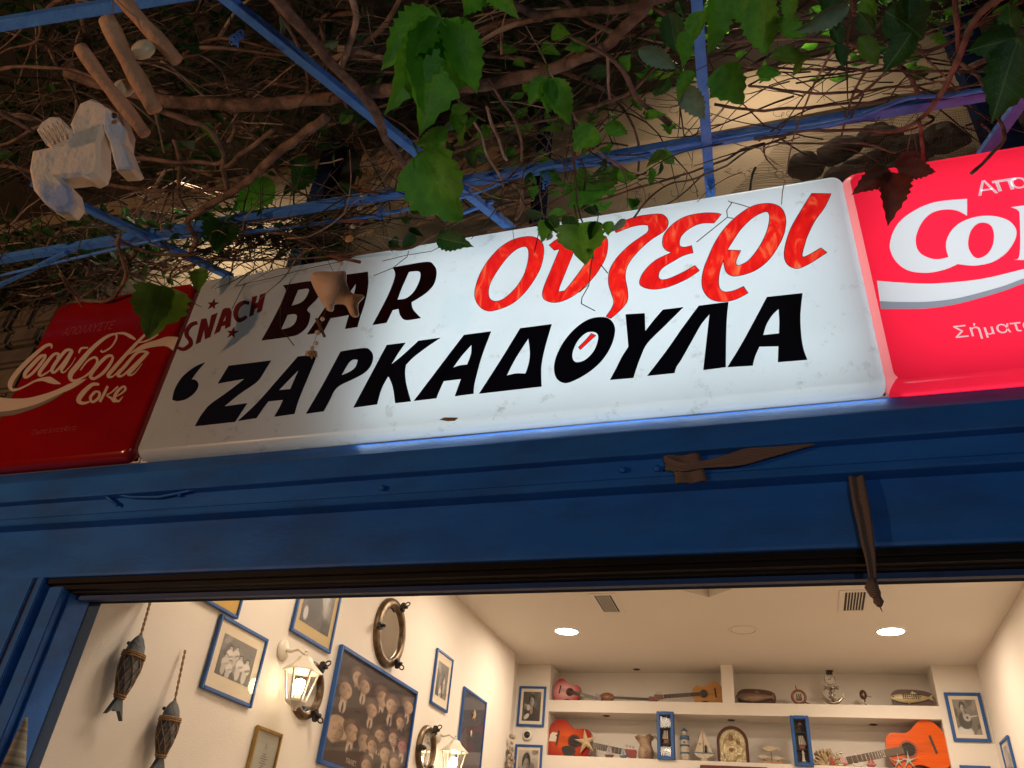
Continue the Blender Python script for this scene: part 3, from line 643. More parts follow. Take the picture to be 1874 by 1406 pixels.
for pts in [
 [(490,405,10),(487,372,24),(440,378,30),(370,430,34),(250,540,42),(150,650,46),(98,740,48),(110,795,30),(170,795,20),(250,760,16),(330,718,18),(400,700,30),(470,705,62),(520,725,44),(578,742,4)],
 [(432,478,18),(390,480,32),(310,560,38),(240,640,36),(240,682,24),(300,650,24),(380,560,30),(432,485,24),(425,458,10)],
 [(545,500,22),(560,460,24),(510,465,26),(430,560,34),(375,640,34),(395,664,20),(470,620,12),(520,570,8)],
 [(690,425,20),(630,425,28),(540,530,34),(495,610,34),(520,632,20),(600,550,26),(690,425,28),(630,540,30),(585,612,28),(612,632,12),(680,560,7),(720,490,5)],
 [(750,450,14),(775,405,22),(840,398,12)],
 [(960,425,22),(985,438,14),(1060,390,14),(1108,310,18),(1095,268,20),(1000,305,30),(870,415,40),(745,560,50),(672,655,50),(685,710,30),(750,702,20),(850,640,18),(925,540,22),(905,490,24),(835,525,16),(765,615,12)],
 [(1100,262,12),(1180,262,24),(1240,290,34),(1290,320,16)],
 [(1075,475,18),(1015,485,30),(910,590,36),(862,670,34),(905,690,24),(1000,620,32),(1072,510,26),(1060,468,12)],
 [(1455,232,22),(1400,258,22),(1250,410,32),(1090,590,38),(1030,665,36),(1075,672,14),(1145,600,7)],
 [(1505,265,26),(1440,310,20),(1380,338,16),(1310,352,8)],
 [(1412,440,16),(1310,445,26),(1190,575,34),(1122,655,32),(1170,662,18),(1290,555,26),(1412,440,28),(1270,600,32),(1222,652,28),(1275,648,12),(1355,550,6)],
 [(945,748,22),(875,752,34),(785,835,48),(748,900,46),(790,928,28),(855,912,14)],
 [(905,818,26),(862,870,28),(880,916,22),(935,880,26),(948,828,24),(905,812,14)],
 [(1025,765,24),(990,840,26),(950,915,26)],[(1125,768,18),(1060,825,14),(1018,852,10),(1060,880,24),(1085,908,24),(1125,908,10)],
 [(1085,872,8),(1150,838,14),(1195,795,24),(1175,768,18),(1115,820,28),(1090,880,30),(1130,908,20),(1170,862,5)]]: S(pts)
sc=[(-60,850,c),(0,874),(150,886),(300,874),(500,818),(700,730),(835,695,c),(700,785),(500,875),(350,940),(150,992),(0,1010),(-60,1012,c)]
overlay(ls,'white_wave',loops(cK,sc),CREAM,YS-.0014,.001)
overlay(ls,'grey_wave_edge',loops(cK,[(-60,1013,c),(0,1011),(150,993),(350,941),(500,876),(640,810,c),(500,902),(350,970),(150,1036),(0,1055),(-60,1058,c)]),GREYD,YS-.0014,.001)
overlay(ls,'white_wave',loops(cK,[(1215,470,c),(1350,375),(1500,325),(1600,295),(1700,300,c),(1650,430,c),(1580,385),(1450,395),(1320,430)]),CREAM,YS-.0010,.0007)
text_part(ls,'small_print','ΑΠΟΛΑΥΣΤΕ',112,616,.075,FAINT,fit=.33,label='faint pink Greek word on the red face')
text_part(ls,'small_print','Σήματα Κατατεθέντα',56,796,.040,FAINT,fit=.27,label='faint pink Greek words low on the red face')
# lamps inside the two lit boxes
LEAK=.5; WATT_W, WATT_R = 10.8, 9.5
cx_=fx1-.98; light('sign_tube_light','AREA',(cx_,2.58,(fz0+fz1)/2),WATT_W,(.78,.92,1.0),1.92,fz1-fz0-.0,to=(cx_,0,(fz0+fz1)/2))
light('sign_tube_light','AREA',(gx0+gW/2,2.58,(gz0+gz1)/2),WATT_R,(.88,.95,1.0),gW,gz1-gz0,to=(gx0+gW/2,0,(gz0+gz1)/2))
# light of the tube escaping through the slot under the boxes onto the blue ledge
for xa_,xb_,pw in ((fx1-1.95,fx1+.02,LEAK),(gx0+.02,gx0+gW,LEAK*.22)):
    light('slot_light','AREA',((xa_+xb_)/2,2.441,fz0-RIM-.003),pw,(.66,.86,1.0),xb_-xa_,.0045,to=((xa_+xb_)/2,2.423,fz0-RIM-.040))
# ================================================================== pergola
ZP=2.64
pg=Thing('pergola','blue painted steel pergola frame overgrown by a creeper above the signs','pergola',(-.6,2.13,ZP))
HZ=1.55
def bar(p0,p1,wd=.034,ht=.034,z=ZP,m=BLUEG,name='bar'):
    a=onZ(p0[0],p0[1],z); c_=onZ(p1[0],p1[1],z); return MB().beam(a,c_,wd,ht,bev=.002).build(name,m,pg)
HZP=1.55+2.65
a=onZ(0,475,HZP); d_=onZ(1850,165,HZP); v=(d_-a)
MB().beam(a-v*.2,d_+v*.25,.045,.035,bev=.003).build('long_bar',BLUEG,pg)
a=onZ(0,45,HZP); d_=onZ(270,0,HZP); v=(d_-a); MB().beam(a-v*1.5,d_+v*6,.045,.035,bev=.003).build('long_bar',BLUEG,pg)
def zbar(p0,p1,e0=0,e1=0,wd=.032,ht=.03,dz=-.034):
    a=onZ(p0[0],p0[1],HZP+dz); c_=onZ(p1[0],p1[1],HZP+dz); v=c_-a
    return MB().beam(a-v*e0,c_+v*e1,wd,ht,bev=.002).build('cross_bar',BLUEG,pg)
zbar((418,0),(950,430),.3,0,.038,.034)
zbar((1275,0),(1300,357),.6,0,.040,.03)
zbar((125,365),(425,508),.2,0,.036,.03)
zbar((0,522),(110,468),1.0,.1,.022,.022)
zbar((1874,178),(1798,285),.5,0,.045,.03)
zbar((820,400),(895,372),.1,.1,.016,.016,-.03)
# painted cable following the long bar
pts=[(0,470+35),(150,470),(300,438),(450,425),(560,412),(672,397),(770,378),(850,360),(925,332),(1010,305),(1112,300),(1240,278),(1370,250),(1500,230),(1575,212),(1662,180),(1740,176),(1800,165),(1900,150)]
b=MB(); P=[onZ(x,y,HZP-.045+.01*math.sin(i*1.7)) for i,(x,y) in enumerate(pts)]
P2=[]
for i in range(len(P)-1):
    for k in range(4):
        t=k/4; p0=P[max(i-1,0)];p1=P[i];p2=P[i+1];p3=P[min(i+2,len(P)-1)]
        P2.append(.5*((2*p1)+(-p0+p2)*t+(2*p0-5*p1+4*p2-p3)*t*t+(-p0+3*p1-3*p2+p3)*t**3))
b.tube(P2,.0085,7); single(b,'painted_cable',BLUEG,'thin wavy blue painted cable running along the front of the long pergola bar','cable')
# rags of old blue string tied on the bars
def knot(px,py,name_label,h=HZP-.05):
    b=MB(); o=onZ(px,py,h)
    for k in range(6):
        q=[o+Vector((R_.uniform(-.02,.02),R_.uniform(-.02,.02),-.015*j+R_.uniform(-.008,.008))) for j in range(6)]
        b.tube(q,.0022,4)
    single(b,'string_knot',BLUEG,name_label,'string')
knot(440,60,'blue frayed string knotted on the upper end of the diagonal pergola bar')
knot(1000,318,'blue frayed string knotted on the long bar above the lettering')
knot(700,380,'blue frayed string tied on the long bar beside the fish mobile')
knot(1300,330,'blue frayed string tied on the cross bar at the top of the lit sign')
# posts on the wall behind
for (a_,c_,wd,lab) in (((632,270),(548,445),.10,'dark navy post on the wall behind the fish mobile'),((1002,215),(985,400),.055,'slim dark navy post on the wall above the middle of the sign'),((1765,0),(1802,285),.13,'wide dark navy post on the wall above the lit red sign')):
    p=onY(*a_,2.66); q=onY(*c_,2.66); x=(p.x+q.x)/2
    single(MB().bbox((x-wd/2,2.6,2.70),(x+wd/2,2.7,5.4),.004),'wall_post',DARKB,lab,'post','dark posts on the ochre wall',loc=(x,2.65,2.7))

# ================================================================== creeper
BARK=mat('creeper_bark',(.27,.165,.115),.9,col2=(.09,.052,.036),scale=14,bump=1,bscale=45,stretch=(1,1,1))
BARKL=mat('pale_dead_wood',(.42,.30,.22),.85,col2=(.22,.14,.10),scale=20,bump=.6,bscale=60)
TWIG=mat('dry_twig',(.12,.08,.062),.85,col2=(.03,.018,.013),scale=6)
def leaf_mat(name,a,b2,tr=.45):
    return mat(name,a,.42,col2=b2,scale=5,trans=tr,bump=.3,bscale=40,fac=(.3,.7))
def veins(mt):
    n=mt.node_tree; b=n.nodes['Principled BSDF']; tc=n.nodes.new('ShaderNodeTexCoord'); sp=n.nodes.new('ShaderNodeSeparateXYZ'); n.links.new(tc.outputs['Object'],sp.inputs[0])
    ax=n.nodes.new('ShaderNodeMath'); ax.operation='ABSOLUTE'; n.links.new(sp.outputs[0],ax.inputs[0])
    m1=n.nodes.new('ShaderNodeMath'); m1.operation='MULTIPLY_ADD'; m1.inputs[1].default_value=-.9; n.links.new(ax.outputs[0],m1.inputs[0]); n.links.new(sp.outputs[1],m1.inputs[2])
    m2=n.nodes.new('ShaderNodeMath'); m2.operation='MULTIPLY'; m2.inputs[1].default_value=52; n.links.new(m1.outputs[0],m2.inputs[0])
    m3=n.nodes.new('ShaderNodeMath'); m3.operation='SINE'; n.links.new(m2.outputs[0],m3.inputs[0])
    r1=n.nodes.new('ShaderNodeMapRange'); r1.inputs[1].default_value=.93; r1.inputs[2].default_value=1.0; r1.inputs[4].default_value=.18; n.links.new(m3.outputs[0],r1.inputs[0])
    r2=n.nodes.new('ShaderNodeMapRange'); r2.inputs[1].default_value=.014; r2.inputs[2].default_value=.004; r2.inputs[4].default_value=.45; n.links.new(ax.outputs[0],r2.inputs[0])
    mx=n.nodes.new('ShaderNodeMath'); mx.operation='MAXIMUM'; n.links.new(r1.outputs[0],mx.inputs[0]); n.links.new(r2.outputs[0],mx.inputs[1])
    ls_=b.inputs['Base Color'].links; src=ls_[0].from_socket; mm=n.nodes.new('ShaderNodeMixRGB'); mm.inputs[2].default_value=(.18,.30,.08,1); n.links.new(mx.outputs[0],mm.inputs[0]); n.links.new(src,mm.inputs[1]); n.links.new(mm.outputs[0],b.inputs['Base Color'])
    tr=[q for q in n.nodes if q.type=='BSDF_TRANSLUCENT'][0]; n.links.new(mm.outputs[0],tr.inputs[0])
    return mt
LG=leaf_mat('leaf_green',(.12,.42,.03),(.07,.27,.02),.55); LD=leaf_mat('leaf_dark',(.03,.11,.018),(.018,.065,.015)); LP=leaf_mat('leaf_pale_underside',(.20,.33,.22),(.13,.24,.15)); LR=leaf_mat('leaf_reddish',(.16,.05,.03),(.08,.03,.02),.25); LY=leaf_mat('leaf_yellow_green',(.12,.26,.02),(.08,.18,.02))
def leaf_mesh(nm,mt,wd,ser=9,lobes=0,droop=.16,fold=.26,seed=0):
    rr=random.Random(seed); V=[];Fc=[]; N=ser*2
    prof=lambda t: wd*.5*(math.sin(PI*min(1,t**.74))**.85)*(1 if t<.72 else max(.0,(1-t)/.28)**.30) if t<1 else 0
    L=[];Mi=[];Rr=[]
    for i in range(N+1):
        t=i/N; z=-droop*t*t+.03*math.sin(t*7+seed); cx_=.05*math.sin(seed*1.3)*math.sin(PI*t)
        wL=prof(t)*(.94 if i%2 else 1.13)+(.35*wd*abs(math.sin(t*PI*2.5))*.25 if lobes else 0)*(0<t<1); wR=prof(t)*(1.13 if i%2==0 else .94)+(.35*wd*abs(math.sin(t*PI*2.5))*.25 if lobes else 0)*(0<t<1)
        sh=.022 if i%2==0 and 0<i<N else 0
        V+= [(cx_-wL,t+sh,z+fold*wL*2+.02*math.sin(t*14+seed)),(cx_-wL*.5,t,z+fold*wL*.7+.006*math.sin(t*30)),(cx_,t,z),(cx_+wR*.5,t,z+fold*wR*.7+.006*math.sin(t*30+1)),(cx_+wR,t+sh,z+fold*wR*2+.02*math.sin(t*12+seed+2))]
    for i in range(N):
        for k in range(4): Fc.append((i*5+k,i*5+k+1,(i+1)*5+k+1,(i+1)*5+k))
    me=bpy.data.meshes.new(nm); me.from_pydata(V,[],Fc); me.materials.append(mt); me.polygons.foreach_set('use_smooth',[True]*len(Fc)); me.update(); return me
for q in (LG,LD,LP,LY): veins(q)
LM={}
for key,mt in (('g',LG),('d',LD),('p',LP),('r',LR),('y',LY)):
    for wi,wd in enumerate((.42,.58,.78)):
        for sd in range(5):
            LM[(key,wi,sd)]=leaf_mesh('leaf',mt,wd,9 if wi<2 else 7,lobes=(wi==2),seed=sd*7+wi,droop=.06+.10*sd)
vine=Thing('climbing_creeper','tangled creeper with woody stems, dry twigs and toothed green leaves covering the pergola','climbing plant',(-.5,1.8,HZP))
VROOT=vine.root; nleaf=0
STK=MB()
def leaf(base,tip,kind='g',wi=1,tilt=None,flip=False):
    global nleaf
    base=Vector(base); tip=Vector(tip); y=(tip-base); L=y.length; y.normalize()
    n=(EYE-base).normalized(); n=(n-y*n.dot(y)).normalized()
    if flip: n=-n
    a=R_.uniform(-.7,.7) if tilt is None else tilt
    n=Matrix.Rotation(a,3,y)@n; x=y.cross(n)
    o=bpy.data.objects.new('leaf',LM[(kind,wi,R_.randrange(5))]); C.objects.link(o); o.parent=VROOT
    Mt=Matrix((x*L,y*L,n*L)).transposed().to_4x4(); Mt.translation=base-vine.loc
    o.matrix_local=Mt; nleaf+=1; return o
def L2(b_,t_,kind='g',wi=1,d=None,z=None,Y=None,tilt=None,dd=0,flip=False):
    """leaf between two photo points, on the chosen depth; dd pushes the tip nearer"""
    f=(lambda p,e=0: atD(p[0],p[1],d-e)) if d else ((lambda p,e=0: onZ(p[0],p[1],z-e)) if z else (lambda p,e=0: onY(p[0],p[1],Y-e)))
    return leaf(f(b_),f(t_,dd),kind,wi,tilt,flip)
near=1.45
for args in [((808,35),(791,226),'g',1),((801,34),(741,195),'g',0),((820,34),(874,168),'g',0),((800,26),(706,100),'g',1),((880,-40),(850,30),'g',1),((905,-35),(925,15),'g',1)]:
    L2(*args,d=near+R_.uniform(-.03,.03),tilt=R_.choice((-1,1))*R_.uniform(.25,.65),dd=.05)
L2((768,278),(834,408),'g',2,d=1.55,tilt=.45); L2((818,235),(764,272),'g',1,d=1.6); L2((828,205),(845,248),'g',0,d=1.6); L2((810,238),(845,215),'p',0,d=1.62)
for t_ in ((966,188),(1046,218),(1006,205)): L2((1003,143),t_,'g',1,d=1.75,tilt=R_.uniform(-.5,.5))
L2((1088,232),(1050,274),'g',2,d=1.9); L2((1105,232),(1150,245),'g',1,d=1.9); L2((1082,320),(1048,376),'g',2,Y=2.25); L2((1120,298),(1105,350),'g',1,Y=2.3)
for a_ in [((1058,412),(1072,482),'g',2),((998,404),(992,441),'g',1),((1004,398),(1019,426),'d',1),((1116,406),(1113,432),'g',1),((1098,408),(1078,440),'d',1),((1040,395),(1045,432),'d',1),((1010,428),(1000,440),'p',1),((1145,402),(1120,422),'p',0),((800,435),(858,445),'d',1),((760,430),(735,455),'d',1),((1075,455),(1085,470),'p',0),((1072,478),(1068,475),'y',0)][:-1]:
    L2(*a_,Y=2.28,tilt=R_.uniform(-.3,.3))
for a_ in [((1310,-12),(1320,84),'g',1),((1345,-30),(1372,50),'g',1),((1395,-8),(1404,104),'g',1),((1322,118),(1352,188),'g',2),((1248,58),(1257,120),'g',1),((1572,68),(1612,118),'y',1),((1668,62),(1616,130),'d',1),((1585,-8),(1594,46),'g',1),((1418,42),(1484,60),'g',1),((1552,10),(1473,68),'p',0),((1668,-25),(1664,38),'d',1),((1246,158),(1288,220),'p',1),((1408,104),(1490,100),'y',0),((1382,136),(1435,132),'g',0),((1225,25),(1240,98),'d',1),((1168,90),(1238,128),'p',0),((1520,40),(1545,88),'d',1),((1620,20),(1700,70),'d',2),((1500,-10),(1540,60),'d',1),((1450,-15),(1440,40),'g',1),((1600,60),(1570,20),'d',1),((1530,80),(1545,125),'d',1),((1290,20),(1262,85),'g',1),((1270,130),(1235,170),'g',1),((1330,130),(1300,180),'g',1),((1470,110),(1450,140),'y',0)]:
    L2(*a_,d=R_.uniform(1.5,1.85))
for a_ in [((1862,72),(1818,218),'d',1),((1858,70),(1768,94),'d',1),((1874,78),(1892,195),'d',1),((1855,66),(1840,0),'d',1)]: L2(*a_,d=1.35,tilt=R_.uniform(-.3,.3))
for a_ in [((1630,312),(1566,345),'r',1),((1636,314),(1637,381),'r',1),((1642,308),(1712,316),'r',1),((1636,306),(1690,283),'r',1),((1625,306),(1580,330),'d',1)]: L2(*a_,Y=2.15,tilt=R_.uniform(-.3,.3))
L2((300,525),(272,610),'y',2,Y=2.1,tilt=.1); L2((366,492),(361,532),'y',1,Y=2.3); L2((412,405),(393,458),'d',2,Y=2.1); L2((500,330),(432,388),'g',1,Y=2.1); L2((560,290),(545,350),'d',1,Y=2.2); L2((470,350),(440,340),'p',0,Y=2.15)
STK.tube([onY(305,440,2.13),onY(303,490,2.1),onY(300,527,2.1)],.002,4)
for a_,c_ in (((808,36),(795,8)),((765,282),(757,262)),((1003,143),(1000,115)),((1058,413),(1050,375)),((412,405),(430,380))): STK.tube([atD(*a_,1.5),atD(*c_,1.52)],.0022,4)
# random smaller leaves, denser at the upper right and along the sign top
rg=random.Random(11)
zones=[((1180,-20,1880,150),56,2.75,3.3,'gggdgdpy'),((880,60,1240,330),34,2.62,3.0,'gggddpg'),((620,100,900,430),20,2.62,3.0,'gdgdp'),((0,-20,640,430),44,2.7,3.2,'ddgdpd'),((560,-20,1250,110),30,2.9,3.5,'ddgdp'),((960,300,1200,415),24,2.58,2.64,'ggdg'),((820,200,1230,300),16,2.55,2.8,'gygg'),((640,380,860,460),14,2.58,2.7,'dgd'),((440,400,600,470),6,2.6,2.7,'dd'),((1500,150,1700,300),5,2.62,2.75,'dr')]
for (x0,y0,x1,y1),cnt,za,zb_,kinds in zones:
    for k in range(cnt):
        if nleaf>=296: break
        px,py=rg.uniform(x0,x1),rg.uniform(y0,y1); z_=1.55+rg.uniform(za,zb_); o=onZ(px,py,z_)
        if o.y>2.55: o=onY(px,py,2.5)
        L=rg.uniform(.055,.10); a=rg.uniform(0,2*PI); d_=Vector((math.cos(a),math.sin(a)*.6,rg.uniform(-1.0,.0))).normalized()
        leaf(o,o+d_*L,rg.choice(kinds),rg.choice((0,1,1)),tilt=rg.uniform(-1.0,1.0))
# beyond the 300 largest: a mass of small leaves higher up
def leafmass(cnt,zone,za,zb_,mt):
    b=MB()
    for k in range(cnt):
        px,py=rg.uniform(zone[0],zone[2]),rg.uniform(zone[1],zone[3]); o=onZ(px,py,1.55+rg.uniform(za,zb_))
        if o.y>2.55: continue
        L=rg.uniform(.05,.09); q=Euler((rg.uniform(0,6),rg.uniform(0,6),rg.uniform(0,6))).to_matrix()
        P=[(0,0,0),(.22,.3,.05),(.26,.5,.05),(.15,.75,0),(0,1,-.1),(-.15,.75,0),(-.26,.5,.05),(-.22,.3,.05)]
        b.add([o+q@(Vector(p)*L) for p in P],[(0,1,2,3,4),(0,4,5,6,7)])
    return b
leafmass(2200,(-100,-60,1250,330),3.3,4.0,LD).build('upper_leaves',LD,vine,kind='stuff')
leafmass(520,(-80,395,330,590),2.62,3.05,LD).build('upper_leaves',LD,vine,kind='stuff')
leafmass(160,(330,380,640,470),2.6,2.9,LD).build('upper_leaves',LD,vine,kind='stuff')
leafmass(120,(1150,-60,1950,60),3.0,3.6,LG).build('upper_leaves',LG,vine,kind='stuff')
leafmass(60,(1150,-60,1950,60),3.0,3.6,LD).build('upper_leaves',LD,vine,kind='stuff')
# main woody stems: traced paths, radius in metres, height
def stem(pts,r,z=2.6,m=BARK,Y=None,wob=.012,n=9,name='branch'):
    P=[]
    for i,p in enumerate(pts):
        zz=(z if not isinstance(z,(list,tuple)) else z[0]+(z[1]-z[0])*i/(len(pts)-1))
        P.append(onY(p[0],p[1],Y) if Y else onZ(p[0],p[1],1.55+zz))
    Q=[];Rr=[]
    k=len(P)
    for i in range(k-1):
        p0=P[max(i-1,0)];p1=P[i];p2=P[i+1];p3=P[min(i+2,k-1)]
        for s in range(6):
            t=s/6; q=.5*((2*p1)+(-p0+p2)*t+(2*p0-5*p1+4*p2-p3)*t*t+(-p0+3*p1-3*p2+p3)*t**3)
            q+=Vector(noise.noise_vector(q*9))*wob; Q.append(q)
            rr=r if not isinstance(r,(list,tuple)) else r[0]+(r[1]-r[0])*(i+t)/(k-1)
            Rr.append(rr*(1+.28*noise.noise(q*22)))
    Q.append(P[-1]); Rr.append(Rr[-1]*.9)
    return MB().tube(Q,Rr,n).build(name,m,vine)
stem([(440,-60),(510,5),(600,109),(685,205),(713,266),(752,318)],(.022,.013),(2.40,2.5))
stem([(120,130),(300,183),(450,192),(600,180),(700,165),(860,160),(1000,130),(1092,92),(1165,30),(1200,-20)],(.030,.020),(2.72,2.66))
stem([(600,215),(530,262),(461,324),(410,362),(345,402),(360,440),(350,460)],(.020,.012),2.58)
stem([(280,200),(350,225),(400,253),(413,330),(420,355)],.012,2.6)
stem([(420,260),(400,300),(340,295),(230,290)],.009,2.62)
stem([(500,238),(460,268),(413,305)],.009,2.58)
stem([(218,430),(217,452),(230,504),(207,544),(176,553),(141,544),(110,500)],.010,2.5)
stem([(0,205),(30,225),(62,243)],(.010,.008),2.3)
stem([(1900,-40),(1794,27),(1746,126),(1722,174),(1678,218),(1627,239),(1493,240),(1380,255)],(.012,.006),2.6)
stem([(1678,218),(1688,250),(1692,292)],.007,2.58)
stem([(1746,-20),(1753,95)],.009,2.7)
stem([(1735,102),(1787,137),(1815,195),(1838,253),(1777,318)],(.008,.006),Y=2.2)
stem([(860,-20),(924,3),(986,27),(1078,20),(1187,7),(1260,-20)],.016,2.8)
stem([(1112,102),(1114,145),(1116,181)],.005,2.5,BARKL); stem([(890,195),(905,240),(928,294)],.006,2.55,BARKL); stem([(868,225),(895,285),(921,341)],.0055,2.58,BARKL)
stem([(945,335),(956,372),(944,402)],.008,Y=2.25,m=BARKL); stem([(893,147),(928,201),(953,255),(955,296)],.005,2.5)
stem([(380,478),(600,470),(700,458),(753,451),(853,400),(960,375)],.006,Y=2.34); stem([(893,425),(1010,403),(1132,355),(1240,324),(1400,262)],.005,Y=2.3); stem([(1160,400),(1210,345),(1290,320),(1400,265),(1440,262),(1540,260),(1640,280)],.004,Y=2.3)
stem([(1330,122),(1450,125),(1541,126),(1700,131),(1815,130)],.005,2.75); stem([(1371,157),(1450,165),(1524,171),(1640,160),(1729,150)],.005,2.6); stem([(1310,190),(1400,203),(1480,195),(1570,190),(1700,165)],.006,2.62)
stem([(140,-30),(170,100),(230,160),(330,170)],.014,2.9); stem([(640,-20),(650,40),(635,90),(622,125)],.013,2.75,BARKL); stem([(0,300),(140,330),(300,350),(430,345)],.010,2.7)
stem([(1230,80),(1150,170),(1020,215),(880,232)],.007,2.7); stem([(520,-20),(560,60),(700,110),(860,60),(960,40)],.018,2.95); stem([(1000,-20),(1120,60),(1260,50),(1400,90)],.010,2.85)
stem([(1590,120),(1572,150),(1540,250)],.005,2.6); stem([(1566,180),(1608,140),(1626,120)],.006,2.58)
# twigs: hundreds of thin shoots lying across the frame, one mass
tw=MB(); twl=MB(); rt=random.Random(5)
def twig(o,ang,L,r,b,seg=9,droop=.25):
    p=Vector(o); d_=Vector((math.cos(ang),math.sin(ang)*.8,rt.uniform(-.15,.15))).normalized(); P=[p.copy()]
    sd=rt.uniform(0,50)
    for i in range(seg):
        d_=(d_+.45*Vector(noise.noise_vector(p*6+Vector((sd,0,0))))+Vector((0,0,-.02*droop))).normalized(); p=p+d_*(L/seg); P.append(p.copy())
    b.tube(P,[r*(1-.7*i/seg) for i in range(seg+1)],4,cap=False)
    if L>.25 and rt.random()<.7:
        j=rt.randrange(2,seg-1); twig(P[j],ang+rt.choice((-1,1))*rt.uniform(.4,1.1),L*.4,r*.7,b,6)
zt=[((-60,-60,1900,60),190,2.80,3.6),((-60,60,640,330),220,2.72,3.6),((-60,330,560,540),100,2.70,3.0),((600,40,1250,250),70,2.72,3.2),((350,400,660,480),75,2.56,2.75),((620,250,1250,430),50,2.56,2.7),((1230,40,1880,180),50,2.62,3.1),((1250,200,1700,330),12,2.56,2.62),((-40,400,330,570),150,2.70,3.0),((330,400,640,500),60,2.56,2.8)]
for (x0,y0,x1,y1),cnt,za,zb_ in zt:
    for k in range(cnt):
        o=onZ(rt.uniform(x0,x1),rt.uniform(y0,y1),1.55+rt.uniform(za,zb_))
        if o.y>2.35: o.y=2.35; o.z=min(o.z,4.22)+rt.uniform(-.02,.05)
        ang=rt.choice((0,PI))+rt.gauss(0,.35) if rt.random()<.72 else rt.uniform(0,2*PI)
        twig(o,ang,rt.uniform(.25,.8),rt.uniform(.0022,.006),tw if rt.random()<.85 else twl)
# medium woody shoots, each a branch of its own
rm=random.Random(21)
for (x0,y0,x1,y1),cnt,za,zb_ in (((-40,-20,640,330),26,2.72,3.0),((600,-20,1250,230),12,2.72,3.0),((1230,-20,1880,150),10,2.7,3.0),((0,380,560,470),8,2.58,2.8)):
    for k in range(cnt):
        p=onZ(rm.uniform(x0,x1),rm.uniform(y0,y1),1.55+rm.uniform(za,zb_)); ang=rm.choice((0,PI))+rm.gauss(0,.5); L=rm.uniform(.5,1.3); r=rm.uniform(.006,.014); d_=Vector((math.cos(ang),math.sin(ang),0)); P=[];Q=[]; n_=14
        for i in range(n_+1):
            P.append(p.copy()); Q.append(r*(1-.6*i/n_)*(1+.3*noise.noise(p*25)))
            d_=(d_+.5*Vector(noise.noise_vector(p*5))).normalized(); d_.z=max(-.25,min(.2,d_.z)); p=p+d_*L/n_
            if p.y>2.4: p.y=2.4
        MB().tube(P,Q,7).build('branch',BARK if rm.random()<.8 else BARKL,vine)
# tendrils
for k in range(90):
    o=onZ(rt.uniform(100,1700),rt.uniform(100,460),1.55+rt.uniform(2.58,2.8)); 
    if o.y>2.36: o.y=2.36; o.z=rt.uniform(4.12,4.22)
    P=[];rad=rt.uniform(.008,.02); a0=rt.uniform(0,6)
    for i in range(14):
        t=i/13; P.append(o+Vector((rad*math.cos(a0+t*9)*(1-t*.6)+t*.03,rad*.3*math.sin(t*7),-t*.05+rad*math.sin(a0+t*9)*(1-t*.6))))
    tw.tube(P,.0011,3,cap=False)
tw.build('twigs',TWIG,vine,kind='stuff'); twl.build('twigs',BARKL,vine,kind='stuff'); STK.build('stalks',LY,vine,kind='stuff')
# thin dry runners hanging over the white face
b=MB()
for P in ([(1333,368),(1339,372),(1330,385),(1331,398),(1275,443)],[(1338,370),(1360,376),(1372,380)],[(1331,398),(1342,400)],[(990,400),(985,430),(978,462)],[(1095,395),(1085,460),(1078,520),(1060,535)],[(1078,522),(1065,545),(1064,556)],[(1064,556),(1089,569)],[(533,510),(513,560),(513,600),(538,632)],[(425,565),(447,520),(500,508),(570,490),(620,480)],[(430,523),(450,521)],[(684,505),(720,490),(745,470),(748,460)],[(700,478),(745,467),(790,460),(808,450)],[(1100,485),(1112,500)]):
    b.tube([onY(x,y,YS-.03) for x,y in P],.0022,4)
b.build('hanging_runners',TWIG,vine,kind='stuff')

# ================================================================== netting behind the lit end
net=Thing('fishing_net','brown fishing net with dark bundles on the wall above the gap between the signs','fishing net',(.3,2.62,2.62))
NETM=mat('net_twine',(.16,.11,.07),.9,col2=(.09,.06,.04),scale=10); BUN=mat('dark_net_bundle',(.085,.065,.05),.9,col2=(.035,.028,.022),scale=9,bump=1,bscale=30)
def netsheet(c00,c10,c11,c01,nx,ny,seed,sag=.03):
    b=MB(); A=[onY(*c00,2.60),onY(*c10,2.60),onY(*c11,2.62),onY(*c01,2.62)]
    def P(u,v):
        p=A[0].lerp(A[1],u).lerp(A[3].lerp(A[2],u),v); q=noise.noise(Vector((u*5+seed,v*5,0)))
        return p+Vector((.01*q,-.03*abs(noise.noise(Vector((u*3,v*4,seed)))),.008*q))
    for i in range(nx+1):
        b.tube([P(i/nx,j/ny) if (j%2==0) else P(min(1,(i+.5)/nx),j/ny) for j in range(ny+1)],.0009,3,cap=False)
    for j in range(ny+1):
        b.tube([P(i/nx,j/ny) for i in range(0,nx+1,1)],.0009,3,cap=False)
    return b
netsheet((1330,362),(1560,345),(1640,215),(1470,222),46,30,1).build('netting',NETM,net,kind='stuff')
netsheet((1560,345),(1790,300),(1770,200),(1600,215),40,24,3).build('netting',NETM,net,kind='stuff')
netsheet((620,500),(720,470),(700,395),(640,385),22,20,5).build('netting',NETM,net,kind='stuff')
for (px,py,rx,rz) in ((1475,305,.08,.05),(1535,278,.10,.06),(1610,250,.11,.06),(1585,300,.12,.05),(1660,272,.12,.08),(1730,255,.10,.08),(1560,325,.10,.04),(1640,318,.10,.04)):
    o=onY(px,py,2.66); M_=Matrix.Rotation(R_.uniform(-.5,.5),4,'Y')
    b=MB().sphere(o,1,0,26,(rx,.045,rz),M_); 
    b.v=[v+Vector(noise.noise_vector(v*9))*.03+Vector(noise.noise_vector(v*30))*.012 for v in b.v]; b.build('bundle',BUN,net)

